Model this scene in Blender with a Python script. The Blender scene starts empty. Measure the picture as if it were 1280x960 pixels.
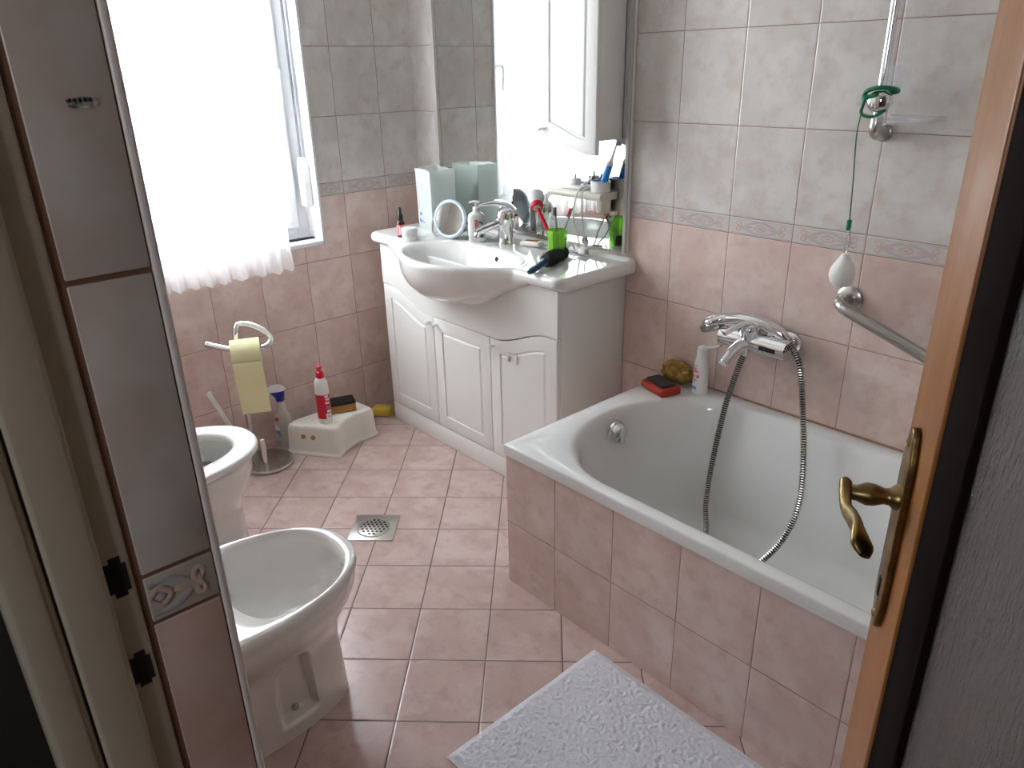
import bpy, bmesh, math, random
from mathutils import Vector, Matrix, noise
random.seed(7)
PI = math.pi
sc = bpy.context.scene
COL = sc.collection
V = Vector

# ------------------------------------------------------------------ mesh builder
class MB:
    """collects shapes, links them as one mesh object"""
    def __init__(s): s.v = []; s.f = []; s.m = []; s.s = []; s.xf = None
    def add(s, vs, fs, smooth=True, mi=0):
        n = len(s.v)
        for p in vs:
            p = V(p)
            s.v.append(s.xf @ p if s.xf else p)
        for f in fs:
            s.f.append([i + n for i in f]); s.m.append(mi); s.s.append(smooth)
        return s
    def bm(s, b, smooth=False, mi=0):
        b.verts.index_update()
        s.add([v.co.copy() for v in b.verts], [[v.index for v in f.verts] for f in b.faces], smooth, mi)
        b.free(); return s
    def box(s, lo, hi, bev=0, mi=0, seg=2, smooth=None):
        b = bmesh.new(); bmesh.ops.create_cube(b, size=1)
        for v in b.verts:
            v.co = V([lo[i] + (v.co[i] + .5) * (hi[i] - lo[i]) for i in range(3)])
        if bev: bmesh.ops.bevel(b, geom=b.edges[:], offset=bev, segments=seg, affect='EDGES', profile=.5)
        return s.bm(b, bool(bev) if smooth is None else smooth, mi)
    def obox(s, c, ax, ay, size, bev=0, mi=0, seg=2):
        """box on its own axes: ax, ay horizontal/any unit axes"""
        ax = V(ax).normalized(); az = ax.cross(V(ay)).normalized(); ay = az.cross(ax)
        M = Matrix((ax, ay, az)).transposed().to_4x4(); M.translation = V(c)
        old = s.xf; s.xf = (old @ M) if old else M
        h = [q / 2 for q in size]
        s.box([-q for q in h], h, bev, mi, seg); s.xf = old; return s
    def loft(s, rings, c0=True, c1=True, closed=True, mi=0, smooth=True):
        n = len(rings[0]); vs = [p for r in rings for p in r]; fs = []
        for i in range(len(rings) - 1):
            for j in range(n if closed else n - 1):
                k = (j + 1) % n
                fs.append([i*n + j, i*n + k, (i+1)*n + k, (i+1)*n + j])
        if c0: fs.append(list(range(n))[::-1])
        if c1: fs.append([(len(rings)-1)*n + j for j in range(n)])
        return s.add(vs, fs, smooth, mi)
    def lathe(s, prof, c=(0, 0, 0), n=28, axis=(0, 0, 1), sx=1, sy=1, ref=None, mi=0, caps=True):
        az = V(axis).normalized()
        r = V(ref) if ref else (V((1, 0, 0)) if abs(az.x) < .8 else V((0, 1, 0)))
        ay = az.cross(r).normalized(); ax = ay.cross(az)
        rings = []
        for (q, z) in prof:
            rings.append([V(c) + az*z + ax*(q*sx*math.cos(2*PI*j/n)) + ay*(q*sy*math.sin(2*PI*j/n)) for j in range(n)])
        return s.loft(rings, caps, caps, True, mi)
    def tube(s, pts, r, n=10, mi=0, sub=6, caps=True, flat=None):
        P = spline(pts, sub) if sub > 1 else [V(p) for p in pts]
        N = len(P)
        R = r if callable(r) else (lambda t: r)
        T = [(P[min(i+1, N-1)] - P[max(i-1, 0)]).normalized() for i in range(N)]
        u = T[0].orthogonal().normalized()
        if flat: u = (V(flat) - T[0]*V(flat).dot(T[0])).normalized()
        rings = []
        for i in range(N):
            if flat: u = V(flat)
            u = (u - T[i]*u.dot(T[i])).normalized(); w = T[i].cross(u)
            q = R(i/(N-1)); a, b = q if isinstance(q, tuple) else (q, q)
            rings.append([P[i] + u*(a*math.cos(2*PI*j/n)) + w*(b*math.sin(2*PI*j/n)) for j in range(n)])
        return s.loft(rings, caps, caps, True, mi)
    def prism(s, outline, d, origin, ax, ay, bev=0, mi=0, seg=2, smooth=False):
        """2D outline in plane (ax, ay), thickness d along ax x ay"""
        ax = V(ax).normalized(); ay = V(ay).normalized(); az = ax.cross(ay)
        b = bmesh.new()
        vs = [b.verts.new(V(origin) + ax*p[0] + ay*p[1]) for p in outline]
        f = b.faces.new(vs)
        e = bmesh.ops.extrude_face_region(b, geom=[f])
        bmesh.ops.translate(b, verts=[g for g in e['geom'] if isinstance(g, bmesh.types.BMVert)], vec=az*d)
        bmesh.ops.recalc_face_normals(b, faces=b.faces[:])
        if bev:
            ed = [q for q in b.edges if len(q.link_faces) == 2 and q.calc_face_angle() > .9]
            bmesh.ops.bevel(b, geom=ed, offset=bev, segments=seg, affect='EDGES', profile=.5)
        return s.bm(b, smooth, mi)
    def build(s, name, mats, parent=None, recalc=True, auto=None):
        me = bpy.data.meshes.new(name)
        me.from_pydata([tuple(p) for p in s.v], [], s.f)
        if not isinstance(mats, (list, tuple)): mats = [mats]
        for m in mats: me.materials.append(m)
        me.polygons.foreach_set('material_index', s.m)
        me.polygons.foreach_set('use_smooth', s.s)
        me.update()
        if recalc:
            b = bmesh.new(); b.from_mesh(me); bmesh.ops.recalc_face_normals(b, faces=b.faces[:]); b.to_mesh(me); b.free()
        if any(s.s): me.set_sharp_from_angle(angle=math.radians(auto or 48))
        o = bpy.data.objects.new(name, me); COL.objects.link(o)
        if parent: hang(o, parent)
        return o

def spline(pts, sub):
    P = [V(p) for p in pts]
    if len(P) < 3: 
        return [P[0].lerp(P[-1], i/sub) for i in range(sub+1)]
    out = []
    for i in range(len(P)-1):
        a = P[i-1] if i else P[0]*2 - P[1]
        b, c = P[i], P[i+1]
        d = P[i+2] if i+2 < len(P) else P[-1]*2 - P[-2]
        for k in range(sub):
            t = k/sub
            out.append(.5*((2*b) + (c-a)*t + (2*a-5*b+4*c-d)*t*t + (3*b-a-3*c+d)*t**3))
    out.append(P[-1]); return out

def hang(o, parent):
    o.parent = parent
    if parent.parent is None: o.matrix_parent_inverse = parent.matrix_basis.inverted()

def tag(o, label=None, cat=None, group=None, kind=None):
    if label: o['label'] = label
    if cat: o['category'] = cat
    if group: o['group'] = group
    if kind: o['kind'] = kind
    return o
def thing(name, label, cat, loc=(0, 0, 0), group=None):
    o = bpy.data.objects.new(name, None); COL.objects.link(o); o.location = loc
    o.empty_display_size = .05
    o.matrix_basis = Matrix.Translation(V(loc))
    return tag(o, label, cat, group)
def struct(o, label, cat): return tag(o, label, cat, None, 'structure')
def sstep(a, b, x):
    t = max(0, min(1, (x-a)/(b-a))); return t*t*(3-2*t)

# ------------------------------------------------------------------ materials
def newmat(name):
    m = bpy.data.materials.new(name); m.use_nodes = True
    nt = m.node_tree; bs = nt.nodes['Principled BSDF']; return m, nt, bs
def mat(name, col, rough=.4, metal=0, trans=0, coat=0, bump=None, ior=1.45, vary=None, spec=None, sss=0):
    m, nt, bs = newmat(name)
    bs.inputs['Base Color'].default_value = (*col, 1); bs.inputs['Roughness'].default_value = rough
    bs.inputs['Metallic'].default_value = metal; bs.inputs['Transmission Weight'].default_value = trans
    bs.inputs['Coat Weight'].default_value = coat; bs.inputs['IOR'].default_value = ior
    if spec is not None: bs.inputs['Specular IOR Level'].default_value = spec
    if sss:
        bs.inputs['Subsurface Weight'].default_value = sss; bs.inputs['Subsurface Radius'].default_value = (.02, .02, .02)
    geo = None
    if bump or vary: geo = nt.nodes.new('ShaderNodeNewGeometry')
    if bump:   # (scale, strength, distance)
        n = nt.nodes.new('ShaderNodeTexNoise'); n.inputs['Scale'].default_value = bump[0]; n.inputs['Detail'].default_value = 4
        nt.links.new(geo.outputs['Position'], n.inputs['Vector'])
        b = nt.nodes.new('ShaderNodeBump'); b.inputs['Strength'].default_value = bump[1]; b.inputs['Distance'].default_value = bump[2]
        nt.links.new(n.outputs['Fac'], b.inputs['Height']); nt.links.new(b.outputs['Normal'], bs.inputs['Normal'])
    if vary:   # (scale, colour b)
        n = nt.nodes.new('ShaderNodeTexNoise'); n.inputs['Scale'].default_value = vary[0]; n.inputs['Detail'].default_value = 5
        nt.links.new(geo.outputs['Position'], n.inputs['Vector'])
        r = nt.nodes.new('ShaderNodeValToRGB'); r.color_ramp.elements[0].position = .35; r.color_ramp.elements[1].position = .65
        r.color_ramp.elements[0].color = (*col, 1); r.color_ramp.elements[1].color = (*vary[1], 1)
        nt.links.new(n.outputs['Fac'], r.inputs['Fac']); nt.links.new(r.outputs['Color'], bs.inputs['Base Color'])
    return m

class NG:
    """tiny node-graph helper"""
    def __init__(s, nt): s.nt = nt
    def val(s, x, sock):
        if isinstance(x, (int, float)): sock.default_value = x
        else: s.nt.links.new(x, sock)
    def math(s, op, a, b=0, c=0):
        n = s.nt.nodes.new('ShaderNodeMath'); n.operation = op
        s.val(a, n.inputs[0]); s.val(b, n.inputs[1]); s.val(c, n.inputs[2]); return n.outputs[0]
    def mix(s, f, a, b):
        n = s.nt.nodes.new('ShaderNodeMix'); n.data_type = 'RGBA'
        s.val(f, n.inputs['Factor'])
        for x, k in ((a, 6), (b, 7)):
            if isinstance(x, tuple): n.inputs[k].default_value = (*x, 1)
            else: s.nt.links.new(x, n.inputs[k])
        return n.outputs[2]
    def noise(s, vec, scale, detail=4, rough=.55):
        n = s.nt.nodes.new('ShaderNodeTexNoise'); n.inputs['Scale'].default_value = scale
        n.inputs['Detail'].default_value = detail; n.inputs['Roughness'].default_value = rough
        s.nt.links.new(vec, n.inputs['Vector']); return n.outputs['Fac']
    def ramp(s, f, a, b):
        n = s.nt.nodes.new('ShaderNodeMapRange'); n.interpolation_type = 'SMOOTHSTEP'
        s.val(f, n.inputs[0]); n.inputs[1].default_value = a; n.inputs[2].default_value = b; return n.outputs[0]

Z_LO, Z_HI = .9595, 1.0084          # border tile between the pink and the grey tiles
PINK = ((.66, .50, .45), (.74, .61, .56), (.57, .40, .345))
GREY = ((.61, .58, .545), (.69, .67, .645), (.54, .455, .405))
FLOORC = ((.50, .365, .335), (.57, .44, .41), (.41, .275, .245))
GROUT = (.33, .215, .18)

def tile_mat(name, mode, off=0., width=.2, zj=None, ang=0., org=(0, 0), gw=.0016, rough=.16, grout=GROUT):
    """mode 'x' / 'y': wall running along that axis; 'panel': low pink wall; 'floor': diagonal squares"""
    m, nt, bs = newmat(name); g = NG(nt)
    geo = nt.nodes.new('ShaderNodeNewGeometry'); pos = geo.outputs['Position']
    sep = nt.nodes.new('ShaderNodeSeparateXYZ'); nt.links.new(pos, sep.inputs[0])
    X, Y, Z = sep.outputs
    if mode == 'floor':
        ca, sa = math.cos(ang), math.sin(ang)
        dx = g.math('SUBTRACT', X, org[0]); dy = g.math('SUBTRACT', Y, org[1])
        u = g.math('DIVIDE', g.math('ADD', g.math('MULTIPLY', dx, ca), g.math('MULTIPLY', dy, sa)), width)
        v = g.math('DIVIDE', g.math('SUBTRACT', g.math('MULTIPLY', dx, sa), g.math('MULTIPLY', dy, ca)), width)
        hv = width
    else:
        H = {'x': X, 'panel': X, 'y': Y}[mode]
        u = g.math('DIVIDE', g.math('SUBTRACT', H, off), width)
        if mode == 'panel':
            v = g.math('DIVIDE', g.math('SUBTRACT', Z, zj), .25)
        else:
            lo = g.math('DIVIDE', g.math('SUBTRACT', Z, Z_LO), .2515)
            hi = g.math('DIVIDE', g.math('SUBTRACT', Z, Z_HI), .2475)
            sel = g.math('GREATER_THAN', Z, (Z_LO+Z_HI)/2)
            v = g.math('ADD', g.math('MULTIPLY', lo, g.math('SUBTRACT', 1, sel)), g.math('MULTIPLY', hi, sel))
        hv = .25
    def dist(q, w):
        f = g.math('FRACT', q)
        return g.math('MULTIPLY', g.math('MINIMUM', f, g.math('SUBTRACT', 1, f)), w)
    D = g.math('MINIMUM', dist(u, width), dist(v, hv))
    tilef = g.ramp(D, gw*.55, gw)                    # 0 in the joint, 1 on the tile
    # every tile shows another cut of the marbling
    cid = nt.nodes.new('ShaderNodeCombineXYZ')
    nt.links.new(g.math('FLOOR', u), cid.inputs[0]); nt.links.new(g.math('FLOOR', v), cid.inputs[1])
    wn = nt.nodes.new('ShaderNodeTexWhiteNoise'); wn.noise_dimensions = '3D'; nt.links.new(cid.outputs[0], wn.inputs['Vector'])
    sc_ = nt.nodes.new('ShaderNodeVectorMath'); sc_.operation = 'SCALE'; sc_.inputs['Scale'].default_value = 7
    nt.links.new(wn.outputs['Color'], sc_.inputs[0])
    ad = nt.nodes.new('ShaderNodeVectorMath'); nt.links.new(pos, ad.inputs[0]); nt.links.new(sc_.outputs[0], ad.inputs[1])
    n1 = g.noise(ad.outputs[0], 7, 5, .6); n2 = g.noise(ad.outputs[0], 19, 6, .65); n3 = g.noise(ad.outputs[0], 70, 3, .6)
    def marble(c):
        a = g.mix(g.ramp(n1, .40, .66), c[0], c[1])
        return g.mix(g.math('MULTIPLY', g.ramp(n2, .46, .72), .62), a, c[2])
    if mode == 'floor': base = marble(FLOORC)
    elif mode == 'panel': base = marble(PINK)
    else:
        base = g.mix(g.math('GREATER_THAN', Z, (Z_LO+Z_HI)/2), marble(PINK), marble(GREY))
        strip = g.math('MULTIPLY', g.math('GREATER_THAN', Z, Z_LO), g.math('LESS_THAN', Z, Z_HI))
        base = g.mix(strip, base, (.62, .58, .55))
    col = g.mix(tilef, grout, base)
    nt.links.new(col, bs.inputs['Base Color'])
    nt.links.new(g.math('ADD', g.math('MULTIPLY', g.math('SUBTRACT', 1, tilef), .5), g.math('ADD', rough, g.math('MULTIPLY', n2, .08))), bs.inputs['Roughness'])
    h = g.math('ADD', g.ramp(D, 0, gw*2.6), g.math('ADD', g.math('MULTIPLY', n1, .10), g.math('MULTIPLY', n3, .05)))
    b = nt.nodes.new('ShaderNodeBump'); b.inputs['Strength'].default_value = .55; b.inputs['Distance'].default_value = .0016
    nt.links.new(h, b.inputs['Height']); nt.links.new(b.outputs['Normal'], bs.inputs['Normal'])
    return m

def wood_mat(name, c1, c2, axis_scale=(30, 30, 2), rough=.35):
    m, nt, bs = newmat(name); g = NG(nt)
    geo = nt.nodes.new('ShaderNodeNewGeometry'); mp = nt.nodes.new('ShaderNodeMapping')
    mp.inputs['Scale'].default_value = axis_scale; nt.links.new(geo.outputs['Position'], mp.inputs['Vector'])
    n = g.noise(mp.outputs[0], 2.2, 6, .6)
    nt.links.new(g.mix(g.ramp(n, .3, .7), c1, c2), bs.inputs['Base Color'])
    bs.inputs['Roughness'].default_value = rough
    return m

def sheer_mat(name, op=.85):
    m, nt, bs = newmat(name); g = NG(nt)
    nt.nodes.remove(bs); out = nt.nodes['Material Output']
    tl = nt.nodes.new('ShaderNodeBsdfTranslucent'); tl.inputs[0].default_value = (.93, .94, .96, 1)
    df = nt.nodes.new('ShaderNodeBsdfDiffuse'); df.inputs[0].default_value = (.90, .91, .93, 1)
    tp = nt.nodes.new('ShaderNodeBsdfTransparent')
    a = nt.nodes.new('ShaderNodeMixShader'); a.inputs[0].default_value = .40
    nt.links.new(tl.outputs[0], a.inputs[1]); nt.links.new(df.outputs[0], a.inputs[2])
    b = nt.nodes.new('ShaderNodeMixShader'); b.inputs[0].default_value = op
    nt.links.new(tp.outputs[0], b.inputs[1]); nt.links.new(a.outputs[0], b.inputs[2])
    nt.links.new(b.outputs[0], out.inputs[0]); return m

def clear_mat(name, col, rough=.05, tr=.6):
    """thin coloured glass / plastic: glossy over transparent"""
    m, nt, bs = newmat(name)
    out = nt.nodes['Material Output']
    bs.inputs['Base Color'].default_value = (*col, 1); bs.inputs['Roughness'].default_value = rough
    tp = nt.nodes.new('ShaderNodeBsdfTransparent'); tp.inputs[0].default_value = (*[min(1, c**.35) for c in col], 1)
    mx = nt.nodes.new('ShaderNodeMixShader'); mx.inputs[0].default_value = tr
    nt.links.new(bs.outputs[0], mx.inputs[1]); nt.links.new(tp.outputs[0], mx.inputs[2]); nt.links.new(mx.outputs[0], out.inputs[0])
    return m

M = {}
FANG, FORG, FS = .7959, (.4359, -.7238), .1997
M['tile_back'] = tile_mat('wall_tiles_back', 'x', 1.3463)
M['tile_left'] = tile_mat('wall_tiles_window_wall', 'y', -.1726)
M['tile_front'] = tile_mat('wall_tiles_door_wall', 'x', 2.139)
M['tile_right'] = tile_mat('wall_tiles_right', 'y', -.1)
M['tile_panel'] = tile_mat('bath_panel_tiles', 'panel', 1.5536, .2, .2092)
M['tile_panel_end'] = tile_mat('bath_panel_end_tiles', 'y', -.72)
M['tile_floor'] = tile_mat('floor_tiles', 'floor', ang=FANG, org=FORG, width=FS, gw=.0022, rough=.17, grout=(.13, .085, .07))
M['tile_reveal'] = tile_mat('reveal_tiles', 'panel', 1.95, .2, 1.0)
M['ceramic'] = mat('white_ceramic', (.80, .80, .775), .06, coat=.6)
M['enamel'] = mat('bath_enamel', (.80, .81, .80), .14, coat=.4)
M['lacquer'] = mat('white_lacquer', (.81, .815, .79), .28)
M['plastic'] = mat('white_plastic', (.80, .80, .78), .35)
M['cream'] = mat('cream_plastic', (.72, .69, .60), .35)
M['stool'] = mat('stool_plastic', (.78, .77, .70), .42)
M['frame'] = mat('window_white', (.82, .83, .84), .3)
M['paint'] = mat('door_frame_paint', (.46, .40, .31), .45, bump=(60, .15, .001))
M['plaster'] = mat('white_plaster', (.80, .79, .77), .85)
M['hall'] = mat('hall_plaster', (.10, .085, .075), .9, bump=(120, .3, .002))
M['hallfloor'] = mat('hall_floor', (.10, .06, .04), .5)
M['chrome'] = mat('chrome', (.78, .79, .80), .08, 1)
M['steel'] = mat('brushed_steel', (.52, .51, .48), .24, 1)
M['stripshade'] = mat('grey_shaded_strip', (.46, .455, .43), .3)  # grey tone carries the shading of the mirror's bevelled edge
M['ribshade'] = mat('hose_groove_shade', (.07, .07, .068), .5, 1)
M['mirror'] = mat('mirror_silver', (.90, .93, .91), .004, 1)
M['brass'] = mat('aged_brass', (.33, .23, .09), .33, 1, bump=(90, .2, .001), vary=(35, (.17, .115, .055)))
M['dark'] = mat('dark_hole', (.012, .011, .010), .8)
M['black'] = mat('black_plastic', (.015, .015, .017), .35)
M['wood'] = wood_mat('honey_pine', (.36, .150, .042), (.30, .112, .028))
M['darkband'] = mat('near_black_band', (.010, .007, .006), .95, spec=.05)
M['grout'] = mat('brown_grout', (.20, .10, .065), .8)
M['sealant'] = mat('brown_sealant', (.36, .21, .13), .6)
M['edge'] = mat('edge_trim_white', (.80, .74, .71), .3)
M['reliefgrey'] = mat('border_relief_grey', (.49, .475, .48), .25)
M['reliefpink'] = mat('border_relief_pink', (.62, .455, .415), .25)
M['sheer'] = sheer_mat('sheer_curtain')
M['ruffle'] = sheer_mat('sheer_ruffle', .44)
M['glass'] = clear_mat('window_glass', (.95, .97, .98), .02, .93)
M['paper'] = mat('yellow_toilet_paper', (.79, .76, .46), .9, bump=(300, .3, .001))
M['terry'] = mat('white_terry', (.77, .78, .84), .95, bump=(420, .9, .004))
M['red'] = mat('red_plastic', (.55, .012, .03), .3)
M['redclear'] = mat('red_sponge_body', (.42, .035, .02), .6, bump=(150, .5, .003))
M['pumice'] = mat('dark_pumice', (.035, .033, .032), .9, bump=(300, .7, .002))
M['blue'] = mat('blue_plastic', (.015, .02, .28), .35)
M['cyan'] = mat('toothbrush_blue', (.02, .22, .62), .35)
M['navy'] = mat('teal_navy_plastic', (.012, .055, .12), .35)
M['bristle'] = mat('dark_bristle', (.03, .032, .03), .8, bump=(500, 1, .004))
M['bristlewhite'] = mat('pale_bristle', (.80, .80, .84), .8, bump=(500, 1, .004))
M['green'] = clear_mat('green_glass', (.38, .82, .12), .06, .60)
M['greenband'] = mat('green_rubber', (.0, .16, .06), .4)
M['amber'] = mat('amber_glass', (.07, .022, .008), .1)
M['pinklabel'] = mat('pink_label', (.68, .20, .25), .5)
M['paleblue'] = mat('pale_blue_plastic', (.62, .70, .80), .25)
def milky():
    m, nt, bs = newmat('milky_carton'); out = nt.nodes['Material Output']
    bs.inputs['Base Color'].default_value = (.84, .86, .86, 1); bs.inputs['Roughness'].default_value = .4
    tl = nt.nodes.new('ShaderNodeBsdfTranslucent'); tl.inputs[0].default_value = (.88, .92, .90, 1)
    mx = nt.nodes.new('ShaderNodeMixShader'); mx.inputs[0].default_value = .6
    nt.links.new(bs.outputs[0], mx.inputs[1]); nt.links.new(tl.outputs[0], mx.inputs[2]); nt.links.new(mx.outputs[0], out.inputs[0]); return m
M['milky'] = milky()
M['bluemark'] = mat('blue_print', (.20, .27, .58), .5)
M['redmark'] = mat('red_print', (.62, .03, .06), .45)
M['tealmark'] = mat('teal_print', (.01, .16, .12), .45)
M['pinkmark'] = mat('pink_print', (.72, .14, .24), .5)
M['greymark'] = mat('grey_print', (.30, .30, .33), .5)
M['soap'] = mat('soap', (.86, .84, .78), .4, sss=.2)
M['scour'] = mat('black_scourer', (.014, .015, .013), .95, bump=(400, .8, .003))
M['sponge'] = mat('brown_sponge', (.40, .21, .055), .9, bump=(220, .8, .004))
M['yellowsponge'] = mat('yellow_sponge', (.58, .42, .06), .9, bump=(180, .7, .004))
M['seasponge'] = mat('sea_sponge', (.48, .30, .07), .95, bump=(130, 1, .01), vary=(60, (.30, .16, .035)))
M['bottleclear'] = mat('translucent_bottle', (.55, .53, .46), .25, sss=.1)
M['cord'] = mat('white_cord', (.70, .69, .66), .45)
M['strap'] = mat('grey_strap', (.13, .135, .15), .8)
M['acrylic'] = clear_mat('clear_acrylic', (.90, .91, .93), .04, .78)
M['steelplate'] = mat('drain_steel', (.42, .40, .37), .38, 1)
M['water'] = mat('toilet_water', (.20, .20, .19), .05, spec=.4)
M['chip'] = mat('chipped_patch', (.62, .60, .57), .8, bump=(150, .8, .003), vary=(220, (.07, .065, .06)))

# ------------------------------------------------------------------ room shell
RX, DY, HZ = 3.0, -1.760, 2.5      # right wall, door wall (room face), ceiling
HY = -1.90                          # hall face of the door wall
JX, KX = 2.15, 2.905                # left and right jamb of the doorway
WY0, WY1, WZ0, WZ1 = -.485, -1.42, .777, 2.12   # window opening

f = MB(); f.box((-.3, HY, -.12), (RX + .1, .1, 0)); struct(f.build('floor', M['tile_floor']), 'pink diagonal square floor tiles with brown joints', 'floor')
f = MB(); f.box((1.2, -3.4, -.12), (4.2, HY, 0)); struct(f.build('floor_hall', M['hallfloor']), 'dark hall floor outside the doorway', 'floor')
f = MB(); f.box((-.3, -3.4, HZ), (4.2, .1, HZ + .1)); struct(f.build('ceiling', M['plaster']), 'white ceiling above the bathroom', 'ceiling')
f = MB(); f.box((-.3, 0, 0), (RX + .1, .1, HZ)); struct(f.build('wall_back', M['tile_back']), 'tiled wall behind bath and washbasin', 'wall')
f = MB()
f.box((-.3, WY0, 0), (0, 0, HZ)); f.box((-.3, DY, 0), (0, WY1, HZ))
f.box((-.3, WY1, 0), (0, WY0, WZ0 - .0)); f.box((-.3, WY1, WZ1), (0, WY0, HZ))
struct(f.build('wall_left', M['tile_left']), 'tiled wall around the window', 'wall')
f = MB(); f.box((RX, HY, 0), (RX + .1, 0, HZ)); struct(f.build('wall_right', M['tile_right']), 'tiled wall at the far end of the bath', 'wall')
f = MB()
f.box((-.3, HY, 0), (JX - .012, DY, HZ)); f.box((KX + .012, HY, 0), (RX + .1, DY, HZ)); f.box((JX - .012, HY, 2.08), (KX + .012, DY, HZ))
struct(f.build('wall_front', M['tile_front']), 'tiled wall beside the doorway', 'wall')
f = MB()
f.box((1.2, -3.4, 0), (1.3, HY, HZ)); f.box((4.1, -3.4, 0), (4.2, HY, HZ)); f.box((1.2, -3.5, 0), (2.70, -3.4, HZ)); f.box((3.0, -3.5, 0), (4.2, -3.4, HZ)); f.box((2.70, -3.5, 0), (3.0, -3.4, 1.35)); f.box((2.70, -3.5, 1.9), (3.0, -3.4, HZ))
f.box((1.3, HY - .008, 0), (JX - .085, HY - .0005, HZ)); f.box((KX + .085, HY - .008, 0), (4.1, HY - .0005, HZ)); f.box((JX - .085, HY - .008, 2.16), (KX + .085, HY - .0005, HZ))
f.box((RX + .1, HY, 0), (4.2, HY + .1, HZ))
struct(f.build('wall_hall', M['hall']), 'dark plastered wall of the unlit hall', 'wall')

f = MB()  # hall window added out of view to bring fill light to the doorway
for a, b in (((2.70, -3.46, 1.35), (2.73, -3.42, 1.9)), ((2.97, -3.46, 1.35), (3.0, -3.42, 1.9)), ((2.73, -3.46, 1.35), (2.97, -3.42, 1.38)), ((2.73, -3.46, 1.87), (2.97, -3.42, 1.9))): f.box(a, b, .004)
struct(f.build('added_hall_window', M['frame']), 'small added hall window giving fill light from behind the doorway', 'window')

# tiled cheek of the doorway: stub tile, brown joints, white edge trim, border tile
def cheek():
    x0 = JX - .012
    f = MB()
    zj = [0, .22, .472, .724, .976, 1.0255, 1.284, 1.53, 1.78, 2.03]
    for a, b in zip(zj[:-1], zj[1:]):
        border = abs(a - .976) < .001
        low = b <= .98
        f.box((x0, -1.8265, a + .0022), (JX, -1.7670, b - .0022), .0012, mi=(1 if border else (0 if low else 2)))
    f.box((x0, -1.8320, 0), (JX - .0022, -1.7655, 2.05), mi=3)
    g1 = struct(f.build('trim_1', [M['tile_pinkplain'], M['tile_borderplain'], M['tile_greyplain'], M['grout']]), 'narrow column of tiles beside the door frame', 'trim')
    e = MB(); e.box((JX - .016, -1.7660, .001), (JX + .0012, DY + .0015, 2.05), .003, seg=3)
    struct(e.build('trim_2', M['edge']), 'white rounded edge strip on the corner of tiled cheek', 'trim')
for k, c in (('pink', PINK), ('grey', GREY)):
    M['tile_%splain' % k] = mat('cheek_tile_' + k, c[0], .2, vary=(14, c[2]))
M['tile_borderplain'] = mat('cheek_tile_border', (.50, .46, .40), .3)
cheek()

def scroll(f, P, flatn, thick=.0028, pm=(0, 1)):
    """scrollwork of one border tile; P maps tile (u 0..1, v 0..1) to the wall, flatn = wall normal"""
    def sp(cx, cy, r, a0, turns, s, k):
        return [(cx + s*(r*(1-.78*i/k))*.27*math.cos(a0 + s*turns*2*PI*i/k), cy + (r*(1-.78*i/k))*math.sin(a0 + s*turns*2*PI*i/k)) for i in range(k+1)]
    for s, u0 in ((1, 0), (-1, 1)):
        U = lambda u: u0 + s*u
        f.tube([P(U(u), v) for u, v in sp(.14, .68, .24, -PI*.5, 1.15, 1, 12)], (lambda t: (thick*.5, thick*(1.2-.6*t))), 5, mi=1, sub=1, flat=flatn)
        f.tube([P(U(u), v) for u, v in sp(.14, .34, .22, PI*.5, -1.1, 1, 12)], (lambda t: (thick*.5, thick*(1.2-.6*t))), 5, mi=1, sub=1, flat=flatn)
        f.tube([P(U(u), v) for u, v in ((.13, .44), (.22, .50), (.32, .70), (.42, .84), (.5, .86))], (lambda t: (thick*.5, thick*(.6+.9*math.sin(PI*t)))), 5, mi=0, sub=3, flat=flatn)
        f.tube([P(U(u), v) for u, v in ((.13, .56), (.24, .40), (.33, .26), (.42, .16), (.5, .14))], (lambda t: (thick*.5, thick*(.6+.9*math.sin(PI*t)))), 5, mi=0, sub=3, flat=flatn)
        f.tube([P(U(u), v) for u, v in ((.22, .44), (.30, .52), (.38, .50))], (lambda t: (thick*.5, thick*(.4+1.6*math.sin(PI*t)))), 5, mi=1, sub=3, flat=flatn)
    f.tube([P(u, v) for u, v in ((.41, .5), (.46, .66), (.5, .7), (.54, .66), (.59, .5), (.54, .34), (.5, .30), (.46, .34), (.41, .5))], (lambda t: (thick*.5, thick)), 5, mi=1, sub=2, flat=flatn)
    f.tube([P(.46, .5), P(.54, .5)], (lambda t: (thick*.6, thick*1.6*math.sin(PI*(.1+.8*t)))), 6, mi=0, sub=4, flat=flatn)
    for v in (.05, .95):
        f.tube([P(.02, v), P(.98, v)], (thick*.45), 4, mi=0, sub=1)

f = MB()
for k in range(-7, 9):
    a = 1.3463 + .2*k + .002; b = a + .196
    if b > RX or a < 0: continue
    scroll(f, lambda u, v: V((a + (b-a)*u, -.0006, Z_LO + .003 + (Z_HI-Z_LO-.006)*v)), (0, -1, 0))
struct(f.build('trim_3', [M['reliefgrey'], M['reliefpink']]), 'ornate scroll border running along bath wall tiles', 'trim')
f = MB()
for k in range(-1, 9):
    b = -.1726 - .2*k - .002; a = b - .196
    if a < WY0 and b > WY1:
        if k == 1: a = b - .11; 
        else: continue
    if b > 0: b = -.002; a = -.1706
    if a < DY: continue
    scroll(f, lambda u, v: V((.0006, a + (b-a)*u, Z_LO + .003 + (Z_HI-Z_LO-.006)*v)), (1, 0, 0))
struct(f.build('trim_4', [M['reliefgrey'], M['reliefpink']]), 'ornate scroll border beside the window', 'trim')
f = MB()   # the border tile on the cheek shows the middle of one scroll tile
def cheekP(u, v): return V((JX + .0004, -1.8265 + .058*(u - .40)/.58, .9795 + .0425*v))
scroll_parts = MB(); scroll(scroll_parts, cheekP, (1, 0, 0), .0028)
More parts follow.
